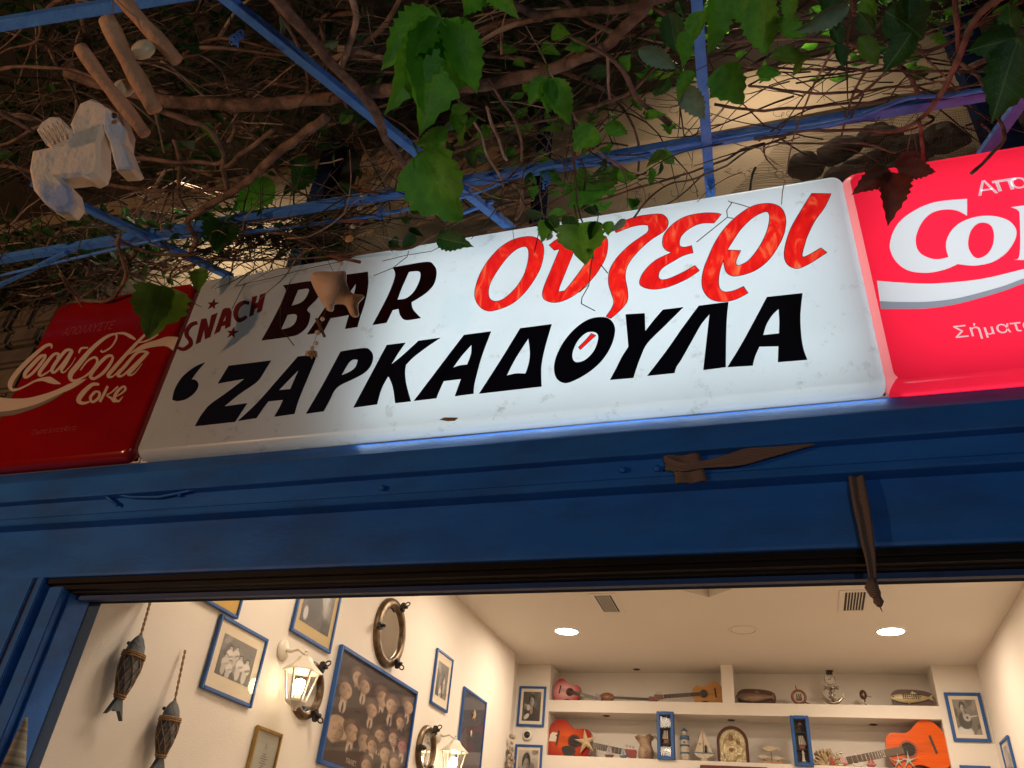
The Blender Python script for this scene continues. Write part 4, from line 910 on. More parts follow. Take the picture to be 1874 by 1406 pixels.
# ================================================================== hanging mobiles
WOOD=mat('weathered_driftwood',(.60,.34,.19),.8,col2=(.40,.20,.11),scale=10,bump=.7,bscale=60)
PALEW=mat('whitewashed_wood',(.80,.64,.48),.75,col2=(.32,.38,.55),scale=7,bump=1.0,bscale=28,fac=(.60,.68))
SHELL=mat('cream_shell',(.62,.50,.34),.4,col2=(.5,.38,.22),scale=9); STR=mat('string',(.25,.16,.10),.9); CORK=mat('smooth_fish_wood',(.68,.47,.33),.7,col2=(.60,.40,.27),scale=18,bump=.2,bscale=90); BEAD=mat('wooden_bead',(.62,.45,.30),.5); RBARK=mat('red_brown_stick',(.20,.07,.04),.75,col2=(.13,.04,.025),scale=20,bump=.5,bscale=60); RAF=mat('raffia',(.55,.34,.14),.8)
def cut(pts,ox,oy,s,dist,th,bev,name,mt,thing,yaw=0,seg=3,sp=3):
    """flat wooden figure: outline placed at a distance, own thickness, rounded edge"""
    P=smooth_poly([(ox+x/s,oy+y/s) for x,y in pts],sp)
    o=atD(sum(p[0] for p in P)/len(P),sum(p[1] for p in P)/len(P),dist)
    # vertical plane through o, facing the street, turned by yaw
    nrm=Matrix.Rotation(yaw,3,'Z')@Vector((.28,-1,-.35)); nrm.normalize()
    ux=nrm.cross(Vector((0,0,1))).normalized()*-1; uz=ux.cross(nrm)*1
    W=[]
    for p in P:
        r=ray(*p); t=(o-EYE).dot(nrm)/r.dot(nrm); W.append(EYE+r*t)
    bm=bmesh.new(); f=bm.faces.new([bm.verts.new(q) for q in W]); bm.normal_update()
    if f.normal.dot(nrm)<0: bmesh.ops.reverse_faces(bm,faces=[f])
    e=bmesh.ops.extrude_face_region(bm,geom=[f]); vs=[v for v in e['geom'] if isinstance(v,bmesh.types.BMVert)]
    bmesh.ops.translate(bm,verts=vs,vec=-nrm*th)
    bmesh.ops.recalc_face_normals(bm,faces=bm.faces[:])
    cap=[f for f in bm.faces if len(f.verts)>4]; ed=list({e for f in cap for e in f.edges})
    bmesh.ops.bevel(bm,geom=ed,offset=bev,segments=seg,affect='EDGES',clamp_overlap=True)
    bmesh.ops.triangulate(bm,faces=[f for f in bm.faces if len(f.verts)>4]); b=MB().add([v.co.copy() for v in bm.verts],[[v.index for v in f.verts] for f in bm.faces],0,seg>2); bm.free()
    o_=b.build(name,mt,thing)
    return o_
D1=1.5
sm_=Thing('seahorse_mobile','whitewashed wooden seahorse mobile with driftwood sticks and pale shells hanging at upper left','mobile',atD(150,300,D1))
cut([(365,660),(420,545),(480,520),(560,545),(635,600),(665,680),(655,760),(690,850),(712,895),(690,907),(620,910),(600,850),(580,760),(548,700),(530,760),(530,880),(512,930),(470,950),(430,938),(370,945),(320,950),(370,1000),(387,1080),(350,1125),(290,1125),(230,1085),(170,1010),(148,900),(165,800),(240,785),(330,770),(380,720)],0,0,2.928,D1,.050,.013,'body',PALEW,sm_,seg=1,sp=1)
cut([(190,690),(215,650),(260,620),(310,620),(350,660),(390,700),(360,760),(270,788),(235,765)],0,0,2.928,D1+.02,.022,.005,'fin',PALEW,sm_,seg=1,sp=1)
BLW=mat('washed_blue_wood',(.42,.47,.58),.75,col2=(.62,.58,.54),scale=22,bump=1.0,bscale=30)
cut([(556,568),(600,578),(640,604),(663,682),(652,762),(686,850),(706,893),(688,902),(624,904),(606,850),(586,758),(552,690)],0,0,2.928,D1-.009,.012,.003,'snout',BLW,sm_,seg=1,sp=1)
cut([(250,960),(300,955),(330,960),(366,1006),(380,1078),(347,1118),(292,1118),(236,1080),(200,1035)],0,0,2.928,D1-.006,.012,.003,'tail',BLW,sm_,seg=1,sp=1)
cut([(330,905),(372,888),(430,905),(480,868),(522,860),(506,924),(468,943),(430,932),(370,938)],0,0,2.928,D1-.006,.012,.003,'belly',BLW,sm_,seg=1,sp=1)
b=MB()
for k in range(6): b.tube([atD((205+k*24)/2.928,(700-k*12)/2.928,D1+.004),atD((250+k*22)/2.928,(772-k*10)/2.928,D1-.002)],.0022,5)
b.build('fin_ribs',PALEW,sm_,kind='stuff')
MB().sphere(atD(209,212,D1-.020),.0055,0,10).build('eye',mat('dark_eye',(.02,.02,.02),.4),sm_)
for (a_,c_,r,dd) in (((147,87),(266,249),.0125,1.47),((196,36),(283,205),.0155,1.44),((215,-15),(324,114),.0140,1.50)):
    P=[atD(a_[0]+(c_[0]-a_[0])*t,a_[1]+(c_[1]-a_[1])*t+3*math.sin(t*5),dd) for t in [i/9 for i in range(10)]]
    MB().tube(P,[r*(1+.10*math.sin(i*1.3)) for i in range(10)],12).build('stick',WOOD,sm_)
for (x,y,r) in ((262,91,.026),(226,162,.025)):
    MB().sphere(atD(x,y,1.5),r,0,16,(1.0,.6,.85)).build('shell',SHELL,sm_)
b=MB(); b.tube([atD(200,-60,1.5),atD(208,30,1.48),atD(226,162,1.5),atD(205,190,1.5)],.0012,4); b.tube([atD(283,205,1.45),atD(300,280,1.5)],.002,4); b.build('string',STR,sm_)
YF=2.02
fm=Thing('fish_mobile','small wooden fish mobile with beads and a raffia tassel hanging before the lettering','mobile',onY(600,520,YF))
dF=lambda px,py:(onY(px,py,YF)-EYE).dot(FWD)
cut([(158,385),(190,338),(300,325),(400,330),(520,320),(540,360),(540,440),(590,545),(650,570),(725,578),(720,610),(672,660),(665,720),(675,785),(640,812),(590,795),(545,705),(500,672),(412,675),(405,720),(380,750),(335,738),(300,690),(240,590),(180,470)],540,440,5.856,dF(610,540),.022,.006,'fish',CORK,fm)
def fy(px,py,dy=0): return onY(px,py,YF+dy)
for (a_,c_,r) in (((642,341),(690,355),.0068),((624,405),(673,405),.0062),((604,468),(659,480),.0068),((579,584),(594,616),.0055)):
    MB().tube([fy(a_[0]+(c_[0]-a_[0])*t,a_[1]+(c_[1]-a_[1])*t) for t in (0,.25,.5,.75,1)],r,10).build('stick',RBARK,fm)
for (x,y,r) in ((661,357,.0085),(645,415,.0095),(624,483,.0095),(590,584,.0088),(581,609,.0105),(579,628,.0080),(571,637,.0085)):
    MB().sphere(fy(x,y,-.012),r,0,14).build('bead',BEAD,fm)
MB().sphere(fy(639,437),.020,0,14,(1,.35,1.05)).build('shell',mat('orange_shell',(.60,.36,.13),.4,col2=(.4,.2,.07),scale=30),fm)
MB().torus(Matrix.Translation(fy(658,381))@Matrix.Rotation(1.2,4,'X')@Matrix.Rotation(.5,4,'Y'),.014,.0035,16,6,sx=.6).build('shell',SHELL,fm)
b=MB()
b.tube([fy(690,250,.02),fy(668,345),fy(661,357),fy(655,381),fy(645,412),fy(640,430),fy(632,462),fy(624,483),fy(620,495)],.0011,4); b.tube([fy(598,562),fy(592,580),fy(582,606),fy(571,637),fy(570,650)],.0011,4); b.build('string',STR,fm)
b=MB(); o=fy(571,643)
for k in range(70):
    a=R_.uniform(0,2*PI); r=R_.uniform(.010,.030); e=o+Vector((r*math.cos(a)+.0,r*.7*math.sin(a),-R_.uniform(.010,.024)))
    b.tube([o,o.lerp(e,.5)+Vector((0,0,.004)),e],[.002,.0018,.0012],4)
b.build('tassel',RAF,fm)
# ================================================================== inside the bar
FRB=mat('blue_picture_frame',(.012,.075,.27),.4,col2=(.018,.10,.33),scale=8,bump=.1); FRG=mat('gold_frame',(.42,.28,.08),.35,metal=.6,col2=(.32,.2,.05),scale=20)
MOUNT=mat('cream_mount',(.74,.64,.48),.8); MOUNTY=mat('ochre_mount',(.60,.38,.10),.8); BRASS=mat('aged_brass',(.20,.14,.085),.38,metal=.8,col2=(.09,.06,.035),scale=18)
MIRR=mat('mirror_glass',(.8,.8,.8),.03,metal=1); PANE=glass_mat('picture_glass'); BLK=mat('black_metal',(.02,.018,.016),.4)
def grid(w,h): 
    U,V=np.meshgrid((np.arange(w)+.5)/w,(np.arange(h)+.5)/h); return U,V
def print_part(img,M,wd,ht,z,thing,name='print',parent=None,label=None):
    """img h x w x 3 linear colours, row 0 on top; a flat sheet lying z in front of plane M"""
    h,w_=img.shape[:2]
    xs=np.linspace(0,wd,w_+1); ys=np.linspace(ht,0,h+1); X,Y=np.meshgrid(xs,ys)
    P=np.stack([X.ravel(),Y.ravel(),np.full(X.size,z),np.ones(X.size)],1)@np.array(M).T; P=P[:,:3]-np.array(thing.loc)
    i,j=np.meshgrid(np.arange(h),np.arange(w_),indexing='ij'); a=(i*(w_+1)+j).ravel()
    Fc=np.stack([a,a+w_+1,a+w_+2,a+1],1)
    me=bpy.data.meshes.new(name); me.from_pydata(P.tolist(),[],Fc.tolist()); me.materials.append(print_mat())
    at=me.color_attributes.new('ink','FLOAT_COLOR','CORNER'); c_=np.ones((h*w_,4)); c_[:,:3]=img.reshape(-1,3); at.data.foreach_set('color',np.repeat(c_,4,0).ravel())
    o=bpy.data.objects.new(name,me); C.objects.link(o); o.parent=parent or thing.root
    if label: o['label']=label
    return o
def ell(U,V,cx,cy,rx,ry,rot=0,soft=.12):
    x=U-cx;y=V-cy; c_,s_=math.cos(rot),math.sin(rot); a=(x*c_+y*s_)/rx; b_=(-x*s_+y*c_)/ry
    return np.clip((1-np.sqrt(a*a+b_*b_))/soft+.5,0,1)
def blend(I,m_,v): 
    v=np.asarray(v,float)
    if v.ndim==0: v=np.full(3,v)
    I[:]=I*(1-m_[...,None])+ (v if v.ndim>1 else v[None,None,:])*m_[...,None]
def head(I,U,V,x,y,r,asp=1,tone=(.42,.28,.19),hair=(.085,.045,.034),turn=0,rot=0,suit=(.045,.026,.02),tie=True,light_hair=False,body=True):
    rx=r*asp
    if body:
        blend(I,ell(U,V,x+.1*rx,y+r*3.3,rx*2.5,r*2.0,0,.15),suit)
        blend(I,ell(U,V,x,y+r*1.35,rx*.42,r*.7),np.array(tone)*.65)
        blend(I,ell(U,V,x,y+r*2.1,rx*.42,r*.75,0,.2),(.45,.34,.26) if tie else suit)
        if tie: blend(I,ell(U,V,x,y+r*2.3,rx*.12,r*.7,0,.3),(.02,.012,.01))
    hm=ell(U,V,x-.05*rx,y-r*.22,rx*1.12,r*1.12,rot)
    if light_hair: hm=ell(U,V,x,y+r*.15,rx*1.35,r*1.45,rot); hair=(.42,.30,.19)
    blend(I,hm,hair); blend(I,ell(U,V,x-.3*rx,y-r*.8,rx*.5,r*.3,rot-.4,.9)*.35,np.array(tone)*.5)
    f=ell(U,V,x+.06*rx*turn,y+r*.30,rx*.80,r*.92,rot,.10)
    lit=np.clip(1.0-.75*np.clip((U-x)/rx*(1 if turn<=0 else -1)+.15,0,1)-.25*np.clip((V-y)/r-.6,0,1),.15,1)
    col=np.array(tone)[None,None,:]*lit[...,None]
    I[:]=I*(1-f[...,None])+col*f[...,None]
    for s_ in (-1,1):
        ex=x+(.32*s_+.12*turn)*rx; blend(I,ell(U,V,ex,y+.16*r,rx*.15,r*.055,rot,.6)*.75,np.array(tone)*.12); blend(I,ell(U,V,ex,y+.02*r,rx*.22,r*.04,rot,.8)*.6,np.array(tone)*.2); blend(I,ell(U,V,ex,y+.24*r,rx*.2,r*.06,rot,.9)*.25,np.array(tone)*.5)
    blend(I,ell(U,V,x+(.09+.12*turn)*rx,y+.42*r,rx*.09,r*.22,rot,.9)*.35,np.array(tone)*.45); blend(I,ell(U,V,x+(.03+.12*turn)*rx,y+.58*r,rx*.16,r*.05,rot,.9)*.5,np.array(tone)*.35)
    blend(I,ell(U,V,x+.08*turn*rx,y+.80*r,rx*.24,r*.05,rot,.8)*.6,(.16,.07,.05)); blend(I,ell(U,V,x,y+1.15*r,rx*.6,r*.14,rot,.9)*.35,np.array(tone)*.3)
def band_photo(w,h,seed,people,bgc=.25,warm=(1,.93,.85)):
    U,V=grid(w,h); rr=np.random.RandomState(seed); I=np.zeros((h,w,3)); base=bgc*(.6+.8*(1-V)); I[:]=base[...,None]
    for k in range(14): blend(I,ell(U,V,rr.rand(),rr.rand(),.05+.15*rr.rand(),.04+.2*rr.rand(),rr.rand()*3,.4)*.6,rr.rand()*.3)
    for (x,y,r,t) in people:
        a=w/h
        blend(I,ell(U,V,x,y+r*3.2,r*1.9/1,r*2.6,0,.25),t); blend(I,ell(U,V,x-r*.3,y+r*6.5,r*1.2,r*3.0,0,.25),t*.8)
        blend(I,ell(U,V,x+r*.8,y+r*3.6,r*1.6,r*.5,-.5,.4),.05+.3*rr.rand())
        blend(I,ell(U,V,x,y-.15*r,r*.95,r*1.0,0,.3),.03); blend(I,ell(U,V,x,y+.15*r,r*.7,r*.85,0,.3),.42)
        blend(I,ell(U,V,x-r*.25,y,r*.16,r*.12,0,.5),.05); blend(I,ell(U,V,x+r*.25,y,r*.16,r*.12,0,.5),.05)
    n_=rr.rand(h,w)*.06-.03; I+=n_[...,None]; I=np.clip(I*1.35,.008,.75)*np.array(warm); return I
def quad_on(wall,pts,plane):
    P=[(onX(x,y,plane) if wall=='L' or wall=='R' else onY(x,y,plane)) for x,y in pts]
    a=[(p.y if wall in 'LR' else p.x) for p in P]; z=[p.z for p in P]
    return min(a),max(a),min(z),max(z)
def picture(name,label,cat,wall,rect,img=None,fw=.022,mount=None,mw=(.05,.05,.05,.05),frame=FRB,group='framed pictures on the walls of the bar',depth=.02,glass=True,lean=0,plane=None,tilt=0):
    a0,a1,z0,z1=rect; W=a1-a0; H=z1-z0
    if wall=='L': o=Vector((XL if plane is None else plane,a0,z0)); M_=plane_left(o)
    elif wall=='R': o=Vector((XR,a1,z0)); M_=Matrix(((0,0,-1,o[0]),(-1,0,0,o[1]),(0,1,0,o[2]),(0,0,0,1)))
    else: o=Vector((a0,YB if plane is None else plane,z0)); M_=plane_front(o)
    M_=M_@Matrix.Translation((W/2,0,.004))@Matrix.Rotation(lean,4,'X')@Matrix.Rotation(tilt,4,'Z')@Matrix.Translation((-W/2,0,0))
    t=Thing(name,label,cat,M_@Vector((W/2,0,0)),group)
    b=MB()
    for lo,hi in (((0,0,0),(fw,H,depth)),((W-fw,0,0),(W,H,depth)),((fw,0,0),(W-fw,fw,depth)),((fw,H-fw,0),(W-fw,H,depth))): b.bbox(lo,hi,.003,0,M_)
    b.build('frame',frame,t)
    MB().box((fw*.8,fw*.8,.001),(W-fw*.8,H-fw*.8,depth*.45),0,M_).build('mount',mount or MOUNT,t)
    if img is not None:
        l,r_,bt,tp=mw; pw=W-2*fw-l-r_; ph=H-2*fw-bt-tp
        print_part(img,M_@Matrix.Translation((fw+l,fw+bt,0)),pw,ph,depth*.45+.0012,t)
    if glass:
        MB().add([M_@Vector(p) for p in ((fw*.9,fw*.9,depth*.72),(W-fw*.9,fw*.9,depth*.72),(W-fw*.9,H-fw*.9,depth*.72),(fw*.9,H-fw*.9,depth*.72))],[(0,1,2,3)]).build('glass_pane',PANE,t)
    return t,M_,W,H
def Lq(*pts): return quad_on('L',pts,XL)
def lrect(top_l,top_r,bot_l,bot_r):
    """rectangle on the left wall from 4 photo corners (averaged)"""
    tl,tr,bl,br=[onX(*p,XL) for p in (top_l,top_r,bot_l,bot_r)]
    return ((tl.y+bl.y)/2,(tr.y+br.y)/2,(bl.z+br.z)/2,(tl.z+tr.z)/2)
def brect(top_l,top_r,bot_l,bot_r,Y=None):
    Y=Y or YB; tl,tr,bl,br=[onY(*p,Y) for p in (top_l,top_r,bot_l,bot_r)]
    return ((tl.x+bl.x)/2,(tr.x+br.x)/2,(bl.z+br.z)/2,(tl.z+tr.z)/2)
# 1 group photo in white dress
picture('framed_photo','blue framed photo of a small band, between the hanging fish and first lantern','picture','L',lrect((401,1127),(488,1168),(360,1262),(455,1293)),band_photo(70,80,3,[(.28,.28,.055,.55),(.45,.22,.05,.5),(.62,.4,.06,.55),(.82,.42,.06,.5),(.35,.6,.05,.5),(.2,.5,.05,.45)],.12),.020,MOUNT,(.055,.055,.075,.06))
# 2 ochre drawing, top cut by the door head
r=lrect((365,1060),(445,1070),(345,1090),(430,1133)); r0=onX(430,1133,XL); rl=onX(345,1089,XL)
I=np.zeros((40,40,3)); U,V=grid(40,40); I[:]=(.60,.36,.10); blend(I,ell(U,V,.5,.55,.42,.42,0,.1),(.66,.58,.42)); 
for k in range(10): blend(I,ell(U,V,.2+.06*k,.5+.08*math.sin(k),.03,.18,.5+k*.3,.6)*.5,(.3,.22,.12))
picture('framed_drawing','blue framed drawing on ochre mount, mostly hidden behind the door head','picture','L',(rl.y,r0.y,(rl.z+r0.z)/2+.0,(rl.z+r0.z)/2+.62),I,.018,MOUNTY,(.07,.07,.08,.08))
# 3 large photo of seated man, top cut
bl=onX(527,1156,XL); br=onX(600,1196,XL)
I=band_photo(60,90,8,[(.55,.18,.09,.08)],.10); U,V=grid(60,90)
blend(I,ell(U,V,.6,.5,.12,.35,-.6,.3),.35); blend(I,ell(U,V,.35,.75,.22,.2,.3,.3),.06); blend(I,ell(U,V,.15,.9,.07,.07,0,.3),.5); blend(I,ell(U,V,.75,.6,.06,.10,0,.3),.4)
picture('framed_photo','tall blue framed old photo above the first lantern, its top hidden','picture','L',(bl.y,br.y,(bl.z+br.z)/2,(bl.z+br.z)/2+.78),I,.022,mat('yellow_cream_mount',(.58,.45,.24),.8),(.045,.045,.07,.05))
# 4 gold diploma
I=np.zeros((60,44,3)); U,V=grid(44,60); I[:]=(.42,.42,.36)
for k in range(9):
    blend(I,((np.abs(V-(.22+.035*k))<.008)&(np.abs(U-.5)<.08+.16*((k*7)%5)/5)).astype(float)*.7,(.08,.08,.07))
blend(I,ell(U,V,.5,.12,.06,.05,0,.4),(.3,.3,.25)); blend(I,ell(U,V,.5,.62,.11,.08,0,.3),(.1,.1,.1)); blend(I,ell(U,V,.5,.62,.06,.045,0,.3),(.3,.3,.26))
blend(I,((np.abs(V-.8)<.012)&(np.abs(U-.5)<.3)).astype(float),(.1,.1,.1))
tl=onX(467,1328,XL); tr=onX(513,1343,XL)
picture('framed_certificate','certificate in a thin gold frame below and left of the first lantern','certificate','L',(tl.y,tr.y,(tl.z+tr.z)/2-.46,(tl.z+tr.z)/2),I,.018,mat('silver_mount',(.40,.38,.30),.6),(.025,.025,.03,.03),FRG)
# 5 large sepia poster of many faces
pr=lrect((622,1180),(763,1269),(574,1396),(728,1450)); W_=pr[1]-pr[0]; H_=pr[3]-pr[2]
nw,nh=150,170; U,V=grid(nw,nh); I=np.zeros((nh,nw,3)); I[:]=(.030,.014,.012); asp=H_/W_
def puv(x,y):
    p=onX(560+x/5.96,1170+y/5.96,XL); return (p.y-pr[0])/W_,(pr[3]-p.z)/H_
for (x,y,r,kw) in [(545,370,66,dict(rot=-.3,tie=False)),(615,460,62,dict(turn=.4)),(395,500,78,dict(rot=.3,turn=.5,hair=(.05,.03,.02))),(820,600,68,dict(rot=.2,turn=.4)),(925,690,66,dict()),(1112,700,56,dict(turn=.5)),(695,740,62,dict(turn=.3)),(1025,890,50,dict(tie=False)),(945,1080,58,dict(rot=.2)),(790,1050,62,dict(turn=-.3)),(290,980,84,dict(light_hair=True,tie=False,rot=-.2)),(465,1000,78,dict(turn=.4)),(1045,1170,54,dict(tone=(.36,.16,.15))),(605,1110,70,dict(tie=False,turn=.2)),(700,1170,58,dict()),(850,1260,66,dict(suit=(.04,.03,.02))),(950,1370,56,dict()),(630,1400,60,dict())]:
    u,v_=puv(x,y); r*=1.55; _,v2=puv(x,y+r); rr_=abs(v2-v_)*.95; u2=puv(x+r*.72,y+r*.45)[0]
    head(I,U,V,u,v_,rr_,abs(u2-u)/rr_,**kw)
I+=(np.random.RandomState(1).rand(nh,nw)*.012)[...,None]
t,M_,W,H=picture('poster_of_faces','large blue framed sepia poster crowded with portraits of men and women','poster','L',pr,np.clip(I,.004,.7),.026,BLK,(.004,.004,.004,.004),depth=.03,lean=0)
V_,Fc=text_mesh('ΠΑΛΙΕΣ',.042); u,v_=puv(400,1345); MB().add([M_@Vector((u*W+p.x,(1-v_)*H+p.y,.0175)) for p in V_],Fc).build('poster_title',mat('cream_ink',(.6,.5,.4),.5),t,kind='stuff')
# 6 small photo, 7 dark star picture
picture('framed_photo','small narrow blue framed photo right of the large round mirror','picture','L',lrect((799,1187),(828,1208),(783,1287),(814,1304)),band_photo(40,60,21,[(.4,.7,.06,.5),(.7,.4,.05,.4)],.10),.020,MOUNT,(.05,.05,.07,.07))
tl=onX(847,1257,XL); tr=onX(888,1285,XL)
I=np.zeros((120,60,3)); U,V=grid(60,120); I[:]=(.05,.055,.075); I*=(.7+.5*V)[...,None]
blend(I,ell(U,V,.3,.75,.5,.3,.3,.7)*.4,(.10,.05,.05)); I+=(np.random.RandomState(4).rand(120,60)*.02)[...,None]
t,M_,W,H=picture('framed_star_picture','tall dark blue framed picture with a starfish, nearest the back corner','picture','L',(tl.y,tr.y,(tl.z+tr.z)/2-.95,(tl.z+tr.z)/2),I,.024,MOUNT,(.002,.002,.002,.002))
def star_mesh(M_,r,mt_i=0,b=None,th=.018,inner=.36):
    b=b or MB(); n=10; P=[]
    for i in range(n):
        a=PI/2+i*PI/5; q=r*(1 if i%2==0 else inner); P.append(M_@Vector((q*math.cos(a),q*math.sin(a),0)))
    top=M_@Vector((0,0,th)); mid=[]
    for i in range(n):
        a=PI/2+i*PI/5; q=r*(.5 if i%2==0 else inner*.6); mid.append(M_@Vector((q*math.cos(a),q*math.sin(a),th*.75)))
    V=P+mid+[top]; Fc=[(i,(i+1)%n,n+(i+1)%n,n+i) for i in range(n)]+[(n+i,n+(i+1)%n,2*n) for i in range(n)]+[tuple(range(n))[::-1]]
    return b.add(V,Fc,mt_i)
STARF=mat('starfish_cream',(.58,.44,.26),.8,col2=(.45,.32,.18),scale=40,bump=.6,bscale=150)
star_mesh(M_@Matrix.Translation((W*.48,H*.80,.018)),.06).build('starfish',STARF,t); MB().sphere(M_@Vector((W*.42,H*.62,.022)),.018,0,10,(.5,1,1.6)).build('shell',SHELL,t)
# porthole mirrors
def porthole(label,top,bot,cx,glass=MIRR,group='round brass mirrors'):
    a=onX(*top,XL); c_=onX(*bot,XL); R=(a.z-c_.z)/2; y=onX(cx,(top[1]+bot[1])/2,XL).y; o=Vector((XL,y,(a.z+c_.z)/2)); M_=plane_left(o)
    t=Thing('porthole_mirror',label,'mirror',o-Vector((0,0,R)),group)
    prof=[(R,.0),(R,.018),(R*.97,.030),(R*.90,.036),(R*.84,.040),(R*.76,.036),(R*.73,.026),(R*.73,.0)]
    MB().lathe(prof,M_,40).build('rim',BRASS,t)
    MB().lathe([(0,.014),(R*.74,.014)],M_,36).build('mirror_glass',glass,t)
    for ang in (70,185,-55):
        a_=math.radians(ang); Mk=M_@Matrix.Rotation(a_,4,'Z')@Matrix.Translation((R*.92,0,.03))
        b=MB().bbox((-.035,-.022,0),(.035,.022,.035),.006,0,Mk); b.lathe([(.012,.03),(.012,.055),(.006,.06)],Mk,10); b.torus(Mk@Matrix.Translation((.03,0,.05))@Matrix.Rotation(PI/2,4,'X'),.018,.005,14,6); b.build('hinge' if ang==70 else 'wing_nut',BLK,t)
    return t
porthole('large round brass porthole mirror high on the left wall above the poster',(714,1092),(708,1226),711)
porthole('brass porthole mirror hanging behind the first wall lantern',(563,1206),(556,1320),560)
porthole('small dark porthole mirror beside the second wall lantern',(781,1327),(773,1418),777)
# lanterns
WMET=mat('white_lantern_metal',(.72,.66,.54),.4); LGL=glass_mat('lantern_glass'); BULB=mat('lit_bulb',(1,.82,.55),.5,emit=22)
def lantern(label,top,base,width_px,plate,watt):
    p=onX(*plate,XL); off=.17
    # body hangs from an arm that leaves the wall
    X_=XL+off; a=onX(*top,X_); c_=onX(*base,X_); y=(a.y+c_.y)/2; Hh=a.z-c_.z; R=Hh*.30
    t=Thing('wall_lantern',label,'lamp',(X_,y,c_.z),'white wall lanterns'); T=Matrix.Translation((X_,y,c_.z))@Matrix.Rotation(PI/6,4,'Z')
    n=6; h=Hh
    MB().lathe([(.004,h),(.012,h*.97),(.006,h*.945),(.016,h*.92),(.012,h*.89),(.035*1.1,h*.87),(R*.55,h*.78),(R*1.12,h*.64),(R*1.15,h*.62),(R*1.0,h*.615)],T,n,smooth=False).build('roof',WMET,t)
    rt_,rb=R*.92,R*.55; zt_,zb_=h*.615,h*.16
    b=MB()
    for i in range(n):
        a_=2*PI*i/n; b.beam(T@Vector((rt_*math.cos(a_),rt_*math.sin(a_),zt_)),T@Vector((rb*math.cos(a_),rb*math.sin(a_),zb_)),.008,.008)
    b.lathe([(rb*1.05,zb_+.004),(rb*1.05,zb_-.008),(rb*.8,zb_-.02),(rb*.35,h*.06),(.012,h*.03),(.014,h*.01),(.002,0)],T,n,smooth=False); b.build('cage',WMET,t)
    for i in range(n):
        a0=2*PI*i/n;a1=2*PI*(i+1)/n
        MB().add([T@Vector((rt_*.97*math.cos(q),rt_*.97*math.sin(q),zt_)) for q in (a0,a1)]+[T@Vector((rb*.97*math.cos(q),rb*.97*math.sin(q),zb_)) for q in (a1,a0)],[(0,1,2,3)]).build('glass_pane',LGL,t)
    MB().lathe([(.018,zb_),(.018,h*.24),(.014,h*.25)],T,12).build('bulb_holder',WMET,t)
    MB().lathe([(0,h*.25),(.016,h*.26),(.034,h*.34),(.036,h*.42),(.026,h*.49),(0,h*.52)],T,14).build('bulb',BULB,t)
    pz=c_.z+h*.93
    b=MB().lathe([(.062,0),(.062,.012),(.045,.022),(.02,.03),(0,.03)],plane_left((XL,y,pz+.02)),20); b.build('wall_plate',WMET,t)
    b=MB().tube([(XL+.02,y,pz+.02),(XL+.06,y,pz+.012),(XL+.11,y,pz+.025),(X_,y,pz-.01)],[.011,.009,.009,.008],10); b.build('arm',WMET,t)
    light('lantern_bulb_light','POINT',(X_,y,c_.z+h*.40),watt,(1,.70,.38),.034)
lantern('white wall lantern with lit bulb on the left wall, nearest the street',(561,1188),(539,1302),70,(520,1200),6)
lantern('white wall lantern with lit warm bulb, farther in and cut by the photo edge',(838,1347),(822,1428),60,(808,1352),5)
# wooden fishes in net on ropes
FISHB=mat('blue_grey_painted_wood',(.06,.085,.11),.7,col2=(.20,.18,.15),scale=12,bump=.5,fac=(.45,.75)); ROPE=mat('jute_rope',(.34,.20,.09),.9,col2=(.22,.12,.05),scale=60)
def hfish(label,rope_top,nose,tail,tilt=.0):
    n_=onX(*nose,XL+.06); e_=onX(*tail,XL+.06); rt_=onX(*rope_top,XL+.02); L=(n_-e_).length
    t=Thing('hanging_wooden_fish',label,'wall ornament',e_,'wooden fish ornaments on the left wall'); ax=(n_-e_).normalized()
    y=Vector((0,1,0)); xx=ax.cross(y).normalized(); yy=xx.cross(ax)
    M_=Matrix((xx,yy,ax)).transposed().to_4x4(); M_.translation=e_
    MB().lathe([(.012,L*.20),(.024,L*.26),(.044,L*.42),(.058,L*.60),(.056,L*.74),(.044,L*.87),(.026,L*.95),(.008,L)],M_,18,sx=.6,sy=1.0).build('body',FISHB,t)
    MB().prism([(-.012,L*.24),(-.05,.01),(-.02,.035),(.0,.03),(.02,.035),(.055,.0),(.012,L*.24)],M_@Matrix(((0,0,1,-.01),(1,0,0,0),(0,1,0,0),(0,0,0,1))),.022).build('tail',FISHB,t)
    MB().sphere(M_@Vector((.034,-.02,L*.88)),.009,0,8).build('eye',BLK,t)
    rad=lambda h: np.interp(h,[.2,.26,.42,.60,.74,.87],[.014,.026,.046,.060,.058,.046])+.003
    b=MB()
    for k in range(8):
        for s in (-1,1):
            P=[]
            for i in range(13):
                h=.24+.50*i/12; a_=2*PI*k/8+s*1.6*i/12; q=rad(h); P.append(M_@Vector((q*.6*math.cos(a_),q*math.sin(a_),h*L)))
            b.tube(P,.0028,4)
    b.build('net',ROPE,t)
    b=MB()
    for h in (.235,.26,.72,.745,.765):
        q=rad(h)+.002; b.tube([M_@Vector((q*.62*math.cos(a_),q*math.sin(a_),h*L)) for a_ in [2*PI*i/16 for i in range(17)]],.0045,5)
    b.build('cord_band',ROPE,t)
    b=MB()
    for s in (-1,1):
        P=[n_.lerp(rt_,i/20)+Vector((0,.006*s*math.cos(i*1.3),.0)) for i in range(21)]; b.tube(P,.0035,5)
    b.build('hanging_rope',ROPE,t)
hfish('blue grey wooden fish wrapped in netting, hanging upper left inside the bar',(280,1085),(258,1162),(205,1315))
hfish('blue grey wooden fish wrapped in netting, lower and right of the other fish',(339,1190),(320,1282),(285,1420))
